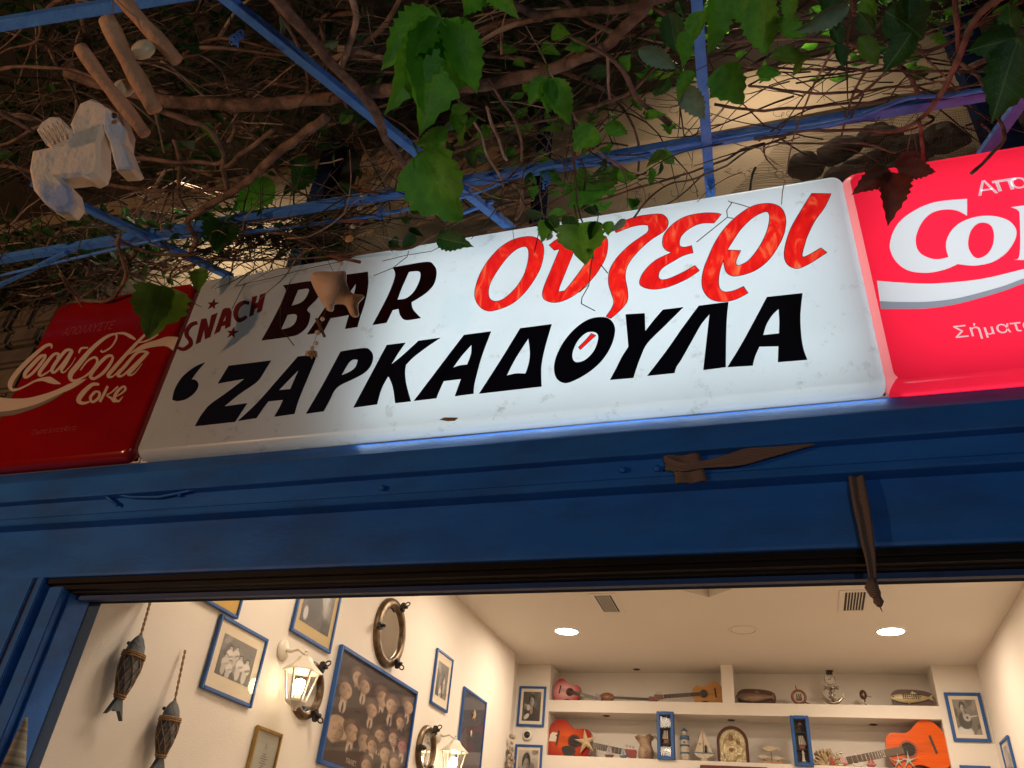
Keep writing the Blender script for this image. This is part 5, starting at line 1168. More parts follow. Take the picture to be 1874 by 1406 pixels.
# striped spiral shell / rope cone at the far left
p=onX(48,1312,XL+.05); q=onX(20,1420,XL+.05); t=Thing('striped_cone','striped grey ribbed cone ornament at the bottom left behind the door post','wall ornament',q)
ax=(p-q); L=ax.length; yv=Vector((0,1,0)); ax.normalize(); xx=ax.cross(yv).normalized(); yy=xx.cross(ax); M_=Matrix((xx,yy,ax)).transposed().to_4x4(); M_.translation=q
prof=[]; N=26
for i in range(N): r=.048*(1-i/N)+.006; prof+=[(r,L*i/N),(r*1.12,L*(i+.5)/N)]
prof.append((0,L)); MB().lathe(prof,M_,14,sx=.6).build('ribs',mat('ribbed_shell',(.06,.07,.06),.7,col2=(.38,.34,.26),scale=1,stretch=(1,1,42)),t)
# ornate thing near the corner
a=onX(932,1347,XL+.02); b=MB(); rr=random.Random(3)
for k in range(60): b.sphere(Vector((XL+.03+rr.uniform(0,.04),a.y+rr.uniform(-.05,.05),a.z-rr.random()**.9*.45)),rr.uniform(.012,.028),0,6)
single(b,'ornate_carving',mat('carved_bronze_wood',(.20,.13,.08),.6,col2=(.40,.34,.26),scale=40,bump=.5),'ornate knobbly bronze carving at the far end of the left wall','ornament')

# ------------------------------------------------------------------ ceiling fittings
DISC=mat('lit_downlight_disc',(1,.88,.72),.5,emit=14); CW=mat('white_trim',(.70,.66,.60),.6); DK=mat('dark_slot',(.03,.025,.02),.8)
def downlight(px,py,label,on=True,xy=None):
    o=onZ(px,py,CEIL) if xy is None else Vector((xy[0],xy[1],CEIL)); t=Thing('ceiling_downlight',label,'ceiling light',o,'round ceiling downlights')
    T=Matrix.Translation(o)
    MB().lathe([(.135,-.001),(.132,-.008),(.118,-.010),(.116,-.003)],T,32).build('trim',CW,t)
    MB().lathe([(0,-.006),(.115,-.006)],T,32).build('diffuser',DISC,t)
    light('downlight_light','AREA',o-Vector((0,0,.03)),WD,(1,.81,.62),.22 if xy is None else .8,to=o-Vector((0,0,2)),shape='DISK')
WD=26
downlight(1037,1155,'lit round ceiling downlight above the left shelves')
downlight(1630,1155,'lit round ceiling downlight above the right shelves, below the hanging strap')
for x_ in (-1.9,-.1,1.0):
    for y_ in (3.9,6.2):
        if x_==-.1: continue
        downlight(0,0,'lit round ceiling downlight hidden from the street, %s'%{(-1.9,3.9):'by the left wall near the door',(-1.9,6.2):'by the left wall halfway in',(1.0,3.9):'by the right wall near the door',(1.0,6.2):'by the right wall halfway in'}[(x_,y_)],xy=(x_,y_))
for px,py in ((1360,1153),):
    o=onZ(px,py,CEIL); t=Thing('ceiling_speaker','flush white round ceiling speaker between the two downlights','speaker',o)
    MB().lathe([(.14,-.001),(.138,-.005),(.112,-.007),(.108,-.002)],Matrix.Translation(o),32).build('rim',CW,t); MB().lathe([(0,-.004),(.107,-.004)],Matrix.Translation(o),32).build('grille',CEILP,t); MB().lathe([(.1075,-.0045),(.113,-.0075)],Matrix.Translation(o),32).build('shadow_gap',mat('tan_gap',(.4,.34,.27),.8),t)
def vent(c,label):
    P=[onZ(x,y,CEIL) for x,y in c]; x0,x1=min(p.x for p in P),max(p.x for p in P); x0=(P[0].x+P[3].x)/2; x1=(P[1].x+P[2].x)/2; y0=(P[0].y+P[1].y)/2; y1=(P[2].y+P[3].y)/2
    t=Thing('ceiling_vent',label,'vent',((x0+x1)/2,(y0+y1)/2,CEIL),'square ceiling air vents'); f=.045
    b=MB()
    for lo,hi in (((x0-f,y0-f,-.006),(x1+f,y0,-.0)),((x0-f,y1,-.006),(x1+f,y1+f,0)),((x0-f,y0,-.006),(x0,y1,0)),((x1,y0,-.006),(x1+f,y1,0))): b.box((lo[0],lo[1],CEIL+lo[2]),(hi[0],hi[1],CEIL-.0005))
    b.build('frame',CW,t); MB().box((x0,y0,CEIL-.0022),(x1,y1,CEIL-.0006)).build('dark_back',DK,t)
    n=7
    for i in range(1,n):
        x=x0+(x1-x0)*i/n; MB().beam((x,y0,CEIL-.006),(x,y1,CEIL-.006),.007,.006,roll=.5).build('slat',CW,t)
vent([(1087,1090),(1118,1088),(1134,1119),(1106,1120)],'square slatted ceiling vent left of the skylight recess')
vent([(1545,1083),(1583,1083),(1581,1117),(1545,1116)],'square slatted ceiling vent beside the hanging strap end')
for i,(px,py,z_) in enumerate(((1165,1225,CEIL),(1518,1228,CEIL),(1110,1310,z1b),(1338,1318,z1b),(1598,1326,z1b))):
    o=onZ(px,py,z_); t=Thing('niche_spotlight',['small dark recessed spot over the upper left niche','small dark recessed spot over the anchor clock','small dark recessed spot over the red guitar','small dark recessed spot over the silver icon','small dark recessed spot over the orange guitar neck'][i],'spotlight',o,'small recessed spots in the shelves')
    MB().lathe([(.042,-.001),(.040,-.006),(.030,-.006)],Matrix.Translation(o),18).build('ring',BRASS,t); MB().lathe([(0,-.004),(.031,-.004)],Matrix.Translation(o),18).build('lamp_face',DK,t)

# ------------------------------------------------------------------ back wall pictures
I=band_photo(60,84,31,[],.05); U,V=grid(60,84); head(I,U,V,.50,.30,.17,.95,tone=(.38,.38,.38),hair=(.02,.02,.02),suit=(.03,.03,.03),turn=.3); blend(I,ell(U,V,.33,.55,.10,.10,.5,.3),.5); blend(I,ell(U,V,.25,.85,.16,.08,-.5,.3),.6); blend(I,((np.abs(V-.47)<.012)&(np.abs(U-.25)<.12)).astype(float),.6)
picture('framed_photo','blue framed portrait of a man smoking on the back wall left of the upper shelf','picture','B',brect((951,1257),(1000,1257),(946,1330),(996,1331)),I*np.array((1,.95,.88)),.025,MOUNT,(.03,.03,.035,.035),tilt=-.01)
o=onY(966,1346,YB); t=Thing('wall_camera','small round black and white wall sensor between two pictures left of the shelves','sensor',o)
MB().lathe([(.062,0),(.062,.012),(.05,.03),(.038,.036)],plane_front(o),24).build('housing',CW,t); MB().lathe([(0,.052),(.02,.048),(.036,.036),(.038,.03)],plane_front(o),24).build('lens',BLK,t)
a=onY(944,1363,YB); c_=onY(994,1364,YB); I=band_photo(60,84,32,[],.30); U,V=grid(60,84); head(I,U,V,.42,.34,.20,.95,tone=(.30,.30,.30),hair=(.03,.03,.03),suit=(.05,.05,.05)); 
picture('framed_photo','blue framed portrait cut by the photo edge, lowest on the left of the shelf wall','picture','B',(a.x,c_.x,a.z-.5,(a.z+c_.z)/2),I*np.array((1,.95,.88)),.025,MOUNT,(.02,.02,.03,.03))
I=band_photo(70,90,33,[],.14); U,V=grid(70,90); blend(I,ell(U,V,.3,.95,.35,.18,0,.2),.55); head(I,U,V,.38,.22,.12,.95,tone=(.42,.42,.42),hair=(.03,.03,.03),suit=(.05,.05,.05)); blend(I,ell(U,V,.5,.52,.16,.11,0,.15),.4); blend(I,ell(U,V,.5,.52,.05,.035,0,.2),.05); blend(I,ell(U,V,.78,.48,.22,.02,-.1,.3),.5); blend(I,ell(U,V,.3,.97,.3,.12,0,.2),.6)
picture('framed_photo','blue framed photo of a man playing a stringed instrument, right of the shelves','picture','B',brect((1726,1268),(1793,1269),(1745,1356),(1815,1361)),I*np.array((1,.96,.9)),.030,MOUNT,(.03,.03,.035,.035),tilt=.0)
a=onY(1755,1401,YB); c_=onY(1812,1403,YB)
picture('framed_photo','blue framed photo at the lower right whose top edge only shows','picture','B',(a.x,c_.x,a.z-.5,a.z),band_photo(40,50,34,[(.5,.4,.1,.3)],.3),.030,MOUNT,(.02,.02,.03,.03))
pts=[onX(*p,XR) for p in ((1847,1346),(1834,1358),(1866,1430),(1850,1450))]
picture('framed_photo','thin dark framed photo on the right side wall at the lower right corner','picture','R',(pts[0].y-.0,pts[1].y+.02,pts[0].z-.62,(pts[0].z+pts[1].z)/2),band_photo(40,60,35,[(.4,.4,.1,.5)],.25),.025,MOUNT,(.03,.03,.03,.03))

# ------------------------------------------------------------------ guitars
def guitar(label,tail,head_,back,size_w,top_cols,side_col,Y,name='guitar',burst=False,neckcol=(.05,.025,.015),hole=.62,cat='guitar',bodyfrac=.49,pick=False,lean=-.12,flip=1):
    """tail and head given as photo points at depth Y; body outline built in its own plane"""
    a=onY(*tail,Y); h=onY(*head_,Y); L=(h-a).length; ax=(h-a).normalized(); sx=ax.cross(Vector((0,-1,0))).normalized()
    nrm=Vector((0,-1,0)); M_=Matrix((ax,sx,nrm)).transposed().to_4x4()
    if M_.determinant()<0: M_=Matrix((ax,-sx,nrm)).transposed().to_4x4()
    M_.translation=a; B=L*bodyfrac; wf=size_w
    prof=[(0,0),(.012,.16),(.05,.26),(.12,.345),(.22,.388),(.32,.385),(.42,.33),(.52,.272),(.60,.25),(.68,.258),(.76,.283),(.85,.288),(.92,.255),(.97,.18),(1,.05)]
    up=smooth_poly([(s*B,w_*B*wf) for s,w_ in prof],3,False); poly=up+[(x,-y) for x,y in reversed(up[1:])]
    t=Thing(name,label,cat,a); th=B*.20
    if burst:
        key=('burst',tuple(top_cols[0])); mt=bpy.data.materials.new('sunburst_lacquer'); mt.use_nodes=True; n=mt.node_tree; bb=n.nodes['Principled BSDF']; bb.inputs['Roughness'].default_value=.25; bb.inputs['Coat Weight'].default_value=.15; bb.inputs['Specular IOR Level'].default_value=.25
        tc=n.nodes.new('ShaderNodeTexCoord'); mp=n.nodes.new('ShaderNodeMapping'); mp.vector_type='TEXTURE'; ctr=(M_@Vector((B*.45,0,th)))-t.loc; mp.inputs['Location'].default_value=ctr; mp.inputs['Scale'].default_value=(B*.62,B*.62,B*.46)
        gr_=n.nodes.new('ShaderNodeTexGradient'); gr_.gradient_type='SPHERICAL'; rp=n.nodes.new('ShaderNodeValToRGB'); e=rp.color_ramp.elements; e[0].position=.10; e[0].color=tuple(top_cols[1])+(1,); e[1].position=.75; e[1].color=tuple(top_cols[0])+(1,)
        n.links.new(tc.outputs['Object'],mp.inputs[0]); n.links.new(mp.outputs[0],gr_.inputs[0]); n.links.new(gr_.outputs[0],rp.inputs[0]); n.links.new(rp.outputs[0],bb.inputs['Base Color']); topm=mt
    else: topm=mat(name+'_top_'+str(round(top_cols[0][0],3)),top_cols[0],.3,col2=top_cols[1],scale=3,stretch=(1,1,30),coat=.1,spec=.2)
    side=mat('guitar_side_'+str(round(side_col[0],3)),side_col,.3,coat=.4)
    Mb=M_
    MB().prism(poly,Mb,th,0,False,1).build('body',[topm,side],t); BD=t.root.children[0]
    hx=B*hole; hr=B*.115
    MB().lathe([(0,th+.0012),(hr,th+.0012)],Mb@Matrix.Translation((hx,0,0)),24).build('sound_hole',DK,t,BD)
    MB().lathe([(hr,th+.0016),(hr*1.28,th+.0016)],Mb@Matrix.Translation((hx,0,0)),24).build('rosette',mat('rosette_'+str(round(side_col[0],3)),tuple(c*.5 for c in top_cols[1]),.4),t,BD)
    MB().bbox((B*.22,-B*.15,th),(B*.26,B*.15,th+.008),.002,0,Mb).build('bridge',mat('dark_rosewood',(.04,.02,.012),.5),t,BD)
    nk=mat('neck_'+str(round(neckcol[0],3)),neckcol,.45); nw_=B*.062
    MB().bbox((hx+hr*.7,-nw_,th),(L*.86,nw_,th+B*.028),.002,0,Mb).build('fretboard',nk,t)
    MB().bbox((B*.98,-nw_*.8,th-B*.05),(L*.86,nw_*.8,th-.0005),.003,0,Mb).build('neck',side,t)
    b=MB(); n=12
    for i in range(n):
        x=L*.86-(L*.86-B)*(1-.5**(i/6.0))*1.25
        if x>hx+hr: b.box((x-.0012,-nw_,th+B*.028),(x+.0012,nw_,th+B*.031),0,Mb)
    b.build('frets',mat('nickel',(.5,.48,.42),.3,metal=.9),t,kind='stuff')
    MB().prism([(L*.86,-nw_*1.0),(L*.985,-nw_*1.55),(L,-nw_*1.1),(L,nw_*1.1),(L*.985,nw_*1.55),(L*.86,nw_)],Mb@Matrix.Translation((0,0,th-B*.02)),B*.035,0).build('headstock',side,t); HS=[c_ for c_ in t.root.children if c_.name.startswith('headstock')][0]
    for s in (-1,1):
        for k in range(3):
            x=L*(.885+.035*k); b=MB().tube([Mb@Vector((x,s*nw_*.9,th)),Mb@Vector((x,s*nw_*2.0,th))],.003,5); b.sphere(Mb@Vector((x,s*nw_*2.3,th)),nw_*.42,0,8,(1,.5,1)); b.build('tuning_peg',mat('nickel',(.5,.48,.42),.3,metal=.9),t,HS)
    b=MB()
    for k in range(6):
        y=nw_*(-.75+1.5*k/5); b.tube([Mb@Vector((B*.24,y*1.3,th+.010)),Mb@Vector((L*.86,y*.9,th+B*.028+.004))],.0007,3)
    b.build('strings',mat('nickel',(.5,.48,.42),.3,metal=.9),t,kind='stuff')
    if pick: MB().prism(smooth_poly([(hx-hr*1.2,-hr*1.0),(hx+hr*.3,-hr*1.25),(hx+hr*.6,-hr*1.9),(hx-hr*.8,-hr*3.0),(hx-hr*2.2,-hr*1.7)],3),Mb@Matrix.Translation((0,0,th)),.002).build('pickguard',BLK,t)
    return t,Mb,B,th
YO=YB+.16
t,Mb,B,th=guitar('red sunburst acoustic guitar with black pickguard lying on the lower shelf at left',(1006,1350),(1168,1385),0,1.03,((.58,.085,.012),(.26,.006,.006)),(.20,.008,.008),YO,burst=True,pick=True,bodyfrac=.50)
MB().prism([(.03,-.05),(.11,-.04),(.12,.0),(.09,.02),(.12,.05),(.05,.05),(.03,.02)],Mb@Matrix.Translation((0,0,th)),.001).build('sticker',mat('white_sticker',(.65,.58,.5),.5),t)
guitar('bright orange acoustic guitar on the lower shelf at right, neck pointing left',(1731,1362),(1520,1402),0,1.05,((.74,.115,.005),(.62,.085,.004)),(.30,.03,.01),YO,pick=False,bodyfrac=.50,hole=.66,neckcol=(.10,.06,.03))
guitar('small pink and white ukulele on the upper shelf at far left',(1016,1262),(1102,1283),0,1.0,((.72,.42,.40),(.40,.02,.04)),(.10,.01,.02),YO,name='ukulele',burst=True,bodyfrac=.56,cat='ukulele')
guitar('natural wood ukulele on the upper shelf next to the divider, neck pointing left',(1324,1270),(1199,1279),0,.92,((.48,.25,.08),(.40,.19,.06)),(.14,.05,.02),YO-.02,name='ukulele',bodyfrac=.44,cat='ukulele')
# long thin baglamas
a=onY(1100,1276,YO); h=onY(1200,1281,YO); t=Thing('baglamas','small long necked teardrop lute lying in the middle of the upper left shelf','lute',a); ax=(h-a).normalized(); M_=Matrix((ax,Vector((0,0,1)),Vector((0,-1,0)))).transposed().to_4x4(); M_.translation=a; L=(h-a).length
MB().sphere(M_@Vector((L*.11,0,0)),1,0,18,(L*.14,L*.06,L*.085)).build('bowl',mat('lute_wood',(.26,.11,.05),.4),t)
MB().box((L*.2,-.012,.0),(L*.88,.012,.02),0,M_).build('neck',mat('dark_rosewood',(.04,.02,.012),.5),t); MB().bbox((L*.88,-.03,.0),(L*1.05,.03,.02),.004,0,M_).build('headstock',mat('red_wood',(.20,.03,.02),.4),t)
# ------------------------------------------------------------------ ornaments on the upper right shelf
def plaque(label,c,w_px,board,fishm,spots,facing=1):
    o=onY(*c,YB+.10); s=(onY(c[0]+w_px/2,c[1],YB+.1)-onY(c[0]-w_px/2,c[1],YB+.1)).length; t=Thing('fish_plaque',label,'fish plaque',o-Vector((0,0,s*.2)),'mounted fish on wooden boards'); M_=plane_front(o)
    MB().prism(smooth_poly([(-s*.47,-.0*s),(-s*.44,-s*.14),(-s*.3,-s*.20),(s*.3,-s*.20),(s*.46,-s*.12),(s*.48,.04*s),(s*.38,s*.14),(s*.1,s*.19),(-s*.3,s*.19),(-s*.45,s*.10)],3),M_,.03).build('board',board,t)
    N=22; V=[];Fc=[];K=12
    for i in range(N+1):
        u=i/N; hgt=s*.115*math.sin(PI*min(1,u*.93+.03))**.7*(1-.25*u)+.004; x=(-s*.5+s*.86*u)*facing; yc=-s*.02*math.sin(u*3)
        for j in range(K): a_=2*PI*j/K; V.append(M_@Vector((x,yc+hgt*math.sin(a_),.045+hgt*.5*math.cos(a_))))
    for i in range(N):
        for j in range(K): Fc.append((i*K+j,(i+1)*K+j,(i+1)*K+(j+1)%K,i*K+(j+1)%K))
    Fc.append(tuple(range(K))); MB().add(V,Fc,0,True).build('fish_body',fishm,t)
    f=facing
    MB().prism([(s*.32*f,-.0),(s*.47*f,s*.09),(s*.43*f,0),(s*.47*f,-s*.09)],M_@Matrix.Translation((0,0,.04)),.008).build('tail_fin',fishm,t)
    MB().prism([(-s*.05*f,s*.08),(s*.02*f,s*.15),(s*.12*f,s*.09)],M_@Matrix.Translation((0,0,.04)),.008).build('fin',fishm,t); MB().prism([(-s*.15*f,-s*.08),(-s*.10*f,-s*.15),(-s*.03*f,-s*.09)],M_@Matrix.Translation((0,0,.04)),.008).build('fin',fishm,t)
    MB().sphere(M_@Vector((-s*.43*f,s*.015,.065)),.007,0,8).build('eye',BLK,t)
    if spots:
        b=MB()
        for k in range(26): b.sphere(M_@Vector((-s*.2+s*.42*(k%9)/9*1.0,s*.06-s*.045*(k//9)+.004*math.sin(k*5),.045+s*.050)),.007,0,6)
        b.build('spots',BLK,t,kind='stuff')
BOARD=mat('dark_plaque_wood',(.05,.022,.015),.5,col2=(.09,.04,.025),scale=6)
plaque('brown and pink mounted fish on a dark board, nearest the shelf divider',(1384,1277),74,BOARD,mat('pinkish_fish',(.30,.19,.12),.4,col2=(.10,.07,.05),scale=5,stretch=(1,1,4)),False)
plaque('pale yellow spotted mounted fish on a dark board at the right end of the shelf',(1669,1279),82,BOARD,mat('pale_spotted_fish',(.52,.42,.24),.4,col2=(.30,.22,.10),scale=6),True)
# ship in a wooden ring
o=onY(1462,1276,YB+.1); r=(onY(1462,1262,YB+.1)-onY(1462,1290,YB+.1)).length/2; t=Thing('ship_in_ring','small brass ship inside a wooden life ring with two spikes, left of the anchor','ornament',o-Vector((0,0,r))); M_=plane_front(o)
MB().torus(M_,r*.85,r*.18,26,8).build('ring',mat('reddish_ring_wood',(.24,.09,.045),.5),t)
b=MB().tube([M_@Vector((-r*.2,r*.9,0)),M_@Vector((-r*.28,r*1.5,0))],.006,6); b.tube([M_@Vector((r*.7,-r*.7,.02)),M_@Vector((r*1.4,-r*1.0,.02))],.006,6); b.build('spike',BRASS,t,kind='stuff')
b=MB().prism([(-r*.45,-r*.25),(-r*.3,-r*.5),(r*.3,-r*.5),(r*.45,-r*.2)],M_,.02)
b.build('ship_hull',BRASS,t)
for x_ in (-.25,.02,.26): MB().prism([(r*(x_-.11),-r*.15),(r*(x_+.11),-r*.15),(r*(x_+.08),r*.4),(r*(x_-.06),r*.45)],M_,.006).build('sail',BRASS,t)
# anchor with clock
o=onY(1525,1290,YB+.10); u=(onY(1525,1232,YB+.1)-o).length; t=Thing('anchor_clock','silver anchor ornament carrying a small round clock, under a ceiling spot','clock',o); M_=plane_front(o); CHR=mat('polished_steel',(.42,.38,.33),.2,metal=1)
MB().tube([M_@Vector((0,u*.08,.03)),M_@Vector((0,u*.52,.03))],.014,10).build('shank',CHR,t)
MB().tube([M_@Vector((-u*.33,u*.36,.03)),M_@Vector((-u*.30,u*.20,.03)),M_@Vector((-u*.16,u*.07,.03)),M_@Vector((0,u*.03,.03)),M_@Vector((u*.16,u*.07,.03)),M_@Vector((u*.30,u*.20,.03)),M_@Vector((u*.33,u*.36,.03))],[.004,.014,.018,.020,.018,.014,.004],10).build('arms',CHR,t)
for s in (-1,1): MB().prism([(s*u*.34,u*.38),(s*u*.22,u*.22),(s*u*.36,u*.18)],M_@Matrix.Translation((0,0,.02)),.02).build('fluke',CHR,t)
MB().tube([M_@Vector((-u*.22,u*.50,.03)),M_@Vector((u*.22,u*.50,.03))],.013,8).build('stock',CHR,t)
for s in (-1,1):
    for k in (.10,.20): MB().lathe([(.020,-.008),(.022,0),(.020,.008)],M_@Matrix.Translation((s*u*k,u*.50,.03))@Matrix.Rotation(PI/2,4,'Y'),12).build('bead',CHR,t)
MB().tube([M_@Vector((.03*math.sin(i*.9)+.0,u*(.12+.35*i/20),.03+.03*math.cos(i*.9))) for i in range(21)],.007,6).build('rope',CHR,t)
ck=M_@Matrix.Translation((0,u*.74,.035)); MB().lathe([(u*.17,0),(u*.175,.014),(u*.15,.026),(u*.138,.004)],ck,28).build('clock_case',CHR,t); MB().lathe([(0,.018),(u*.14,.018)],ck,28).build('clock_face',mat('clock_dial',(.55,.50,.42),.5),t)
b=MB()
for k in range(12): a_=k*PI/6; b.box((u*.105,-.002,.0185),(u*.128,.002,.0195),0,ck@Matrix.Rotation(a_,4,'Z'))
b.build('hour_marks',BLK,t,kind='stuff')
MB().box((0,-.003,.0190),(u*.10,.003,.0205),0,ck@Matrix.Rotation(1.2,4,'Z')).build('minute_hand',BLK,t); MB().box((0,-.003,.0190),(u*.07,.003,.0205),0,ck@Matrix.Rotation(3.0,4,'Z')).build('hour_hand',BLK,t)
MB().bbox((-u*.10,u*.92,.01),(u*.10,u*1.0,.05),.006,0,M_).build('bracket',BLK,t)
# small stand with oval
o=onY(1586,1294,YB+.1); u=(onY(1586,1266,YB+.1)-o).length; t=Thing('oval_trophy','tiny bronze oval ornament on a thin stem, right of the anchor clock','ornament',o); M_=plane_front(o)
b=MB().lathe([(.03,0),(.03,.008),(.008,.016),(.008,.02)],Matrix.Translation(o),12); b.build('foot',BRASS,t); MB().tube([o,o+Vector((-.01,0,u*.5))],.008,8).build('stem',CHR,t); MB().sphere(o+Vector((-.015,0,u*.78)),.045,0,14,(.8,.4,1.1)).build('oval',mat('dark_bronze',(.09,.045,.025),.35,metal=.5),t); MB().tube([M_@Vector((.0,u*.72,.01)),M_@Vector((.06,u*.6,.02))],.004,5).build('pin',BRASS,t)
# ------------------------------------------------------------------ ornaments on the lower shelf
YL=YB+.07
def on2(px,py=None,Y=None): p=onY(px,1385,Y or YL); return Vector((p.x,Y or YL,z2t))
o=onY(1072,1358,YB+.02); r=(onY(1072,1338,YB)-onY(1072,1384,YB)).length/2; single(star_mesh(plane_front(o)@Matrix.Rotation(.15,4,'Z'),r*1.05,th=.022,inner=.33),'starfish',STARF,'large cream starfish leaning against the red guitar','starfish')
def tinyboat(px,h,hullc,label,sail=(.5,.45,.4)):
    o=on2(px,Y=YB+.05); t=Thing('toy_sailboat',label,'model boat',o,'tiny model boats on the lower shelf'); M_=plane_front(o+Vector((0,0,.008)))
    MB().prism([(-h*.34,h*.16),(-h*.24,0),(h*.24,0),(h*.38,h*.17)],M_,.03).build('hull',mat('hull_'+label[:9],hullc,.5),t); MB().tube([M_@Vector((0,h*.1,.015)),M_@Vector((0,h,.015))],.0025,5).build('mast',WOOD,t)
    SM=mat('sail_'+str(sail[0]),sail,.7)
    MB().prism([(-.005,h*.22),(-h*.26,h*.22),(-.005,h*.92)],M_@Matrix.Translation((0,0,.013)),.003).build('sail',SM,t); MB().prism([(.005,h*.22),(h*.30,h*.22),(.005,h*.80)],M_@Matrix.Translation((0,0,.013)),.003).build('sail',SM,t)
tinyboat(1115,.145,(.10,.03,.03),'tiny model sailboat with dark hull and red flag, in front of the red guitar neck',(.35,.33,.30)); tinyboat(1141,.12,(.05,.10,.14),'tiny blue grey model sailboat beside the stoneware jug',(.30,.36,.38))
tinyboat(1568,.15,(.55,.50,.44),'small white hulled model sailboat under the orange guitar neck',(.55,.58,.56)); tinyboat(1592,.125,(.3,.04,.04),'tiny red model sailboat under the orange guitar neck',(.40,.10,.08)); tinyboat(1537,.07,(.5,.5,.5),'very tiny pale model boat right of the coral',(.5,.5,.48))
# jug
o=on2(1182); t=Thing('stone_jug','rough cream pottery jug with wide spout on the lower shelf','jug',o); hj=.235; JUG=mat('rough_pottery',(.42,.32,.21),.85,col2=(.22,.13,.08),scale=14,bump=1,bscale=40)
b=MB().lathe([(.055,0),(.075,.01),(.088,.05),(.080,.10),(.062,.15),(.065,.19),(.080,.22),(.085,hj),(.074,hj-.005),(.055,.19),(.05,.16)],Matrix.Translation(o),20); 
for i,v in enumerate(b.v):
    if v.z-o.z>.18: v.x-=.03*max(0,(o.x-v.x)/.08); v.z+=.012*math.sin(v.x*60)
b.v=[v+Vector(noise.noise_vector(v*30))*.006 for v in b.v]; b.build('jug_body',JUG,t)
b=MB().tube([o+Vector(p) for p in ((.06,0,.20),(.10,0,.235),(.14,0,.20),(.155,0,.12),(.15,0,.05),(.13,0,.01))],[.018,.016,.018,.020,.018,.012],10); b.v=[v+Vector(noise.noise_vector(v*35))*.006 for v in b.v]; b.build('handle',JUG,t)
# shadow boxes
def shadowbox(c4,label,kinds):
    x0,x1,z0,z1=brect(*c4,Y=YB-.03); t=Thing('shadow_box',label,'shadow box',((x0+x1)/2,YB-.03,z0),'tall blue shadow boxes on the shelf front'); W=x1-x0;H=z1-z0; M_=plane_front((x0,YB+.05,z0)); f=.035;d=.085
    b=MB()
    for lo,hi in (((0,0,0),(f,H,d)),((W-f,0,0),(W,H,d)),((f,0,0),(W-f,f,d)),((f,H-f,0),(W-f,H,d))): b.bbox(lo,hi,.005,0,M_)
    b.build('frame',FRB,t); MB().box((f*.5,f*.5,.001),(W-f*.5,H-f*.5,.01),0,M_).build('dark_lining',mat('black_green_lining',(.018,.022,.020),.7),t)
    MB().add([M_@Vector(p) for p in ((f,f,.072),(W-f,f,.072),(W-f,H-f,.072),(f,H-f,.072))],[(0,1,2,3)]).build('glass_pane',PANE,t)
    cx=W/2; hw=(W-2*f)/2
    S_=mat('ivory',(.6,.52,.42),.6); RB=mat('red_brown_thing',(.25,.07,.045),.5)
    for k in (1,2): MB().box((f,H*k/3-.004,.01),(W-f,H*k/3+.004,.05),0,M_).build('divider',BLK,t)
    y=H*.46
    MB().prism([(cx-hw*.5,y-.02),(cx-hw*.4,y-.05),(cx+hw*.4,y-.05),(cx+hw*.55,y-.015)],M_@Matrix.Translation((0,0,.015)),.02).build('model_hull',RB,t)
    for k,x_ in enumerate((-.35,-.05,.25)): MB().prism([(cx+hw*(x_-.11),y-.01),(cx+hw*(x_+.11),y-.01),(cx+hw*(x_+.08),y+.075),(cx+hw*(x_-.08),y+.07)],M_@Matrix.Translation((0,0,.02)),.005).build('model_sail',S_,t)
    MB().prism([(cx+hw*(.4*kinds),y-.01),(cx+hw*(.8*kinds),y-.01),(cx+hw*(.4*kinds),y+.06)] if kinds>0 else [(cx-hw*.8,y-.01),(cx-hw*.48,y-.01),(cx-hw*.5,y+.05)],M_@Matrix.Translation((0,0,.02)),.005).build('model_sail',S_,t)
    if kinds<0:
        MB().torus(M_@Matrix.Translation((cx-hw*.35,H*.84,.02)),.028,.007,18,6).build('tiny_wheel',RB,t); MB().tube([M_@Vector((cx+hw*.3,H*.75,.02)),M_@Vector((cx+hw*.55,H*.88,.02))],[.010,.004],6).build('tiny_oar',RB,t); MB().torus(M_@Matrix.Translation((cx,H*.12,.03)),.04,.012,18,6).build('rope_coil',ROPE,t)
    else:
        MB().lathe([(.022,0),(.022,.01),(.014,.02),(.013,.075),(.018,.08),(.010,.09),(.010,.10),(0,.115)],Matrix.Translation(M_@Vector((cx,f+.01,.03))),12).build('tiny_lighthouse',S_,t); MB().tube([M_@Vector((cx-hw*.5,H*.78,.02)),M_@Vector((cx,H*.86,.02)),M_@Vector((cx+hw*.5,H*.83,.02))],[.008,.014,.006],6).build('tiny_anchor',RB,t)
shadowbox(((1201,1302),(1232,1302),(1203,1389),(1235,1391)),'tall blue shadow box with ship and rope coil, left of the toy lighthouse',-1)
shadowbox(((1445,1309),(1480,1310),(1454,1402),(1489,1403)),'tall blue shadow box with ship and tiny lighthouse, left of the coral',1)
# lighthouse
o=on2(1254); H=.335; t=Thing('toy_lighthouse','white model lighthouse with blue bands and pointed roof','model lighthouse',o); T=Matrix.Translation(o); WHT=mat('lighthouse_white',(.60,.54,.45),.7,col2=(.45,.36,.26),scale=30); DBL=mat('lighthouse_blue',(.06,.12,.20),.6)
MB().lathe([(.052,0),(.048,H*.2),(.043,H*.45),(.040,H*.62)],T,16).build('tower',WHT,t)
for z_ in (.20,.42): MB().lathe([(.0495,H*z_),(.050,H*z_+.001),(.0485,H*z_+.018),(.046,H*z_+.019)],T,16).build('blue_band',DBL,t)
MB().lathe([(.040,H*.62),(.052,H*.63),(.052,H*.67),(.046,H*.675),(.048,H*.72),(.050,H*.74),(.03,H*.745)],T,16).build('gallery',DBL,t); MB().lathe([(.022,H*.74),(.022,H*.88)],T,12).build('lantern_room',WHT,t); MB().lathe([(.036,H*.88),(.015,H*.95),(.004,H*.99),(0,H)],T,12).build('roof',DBL,t)
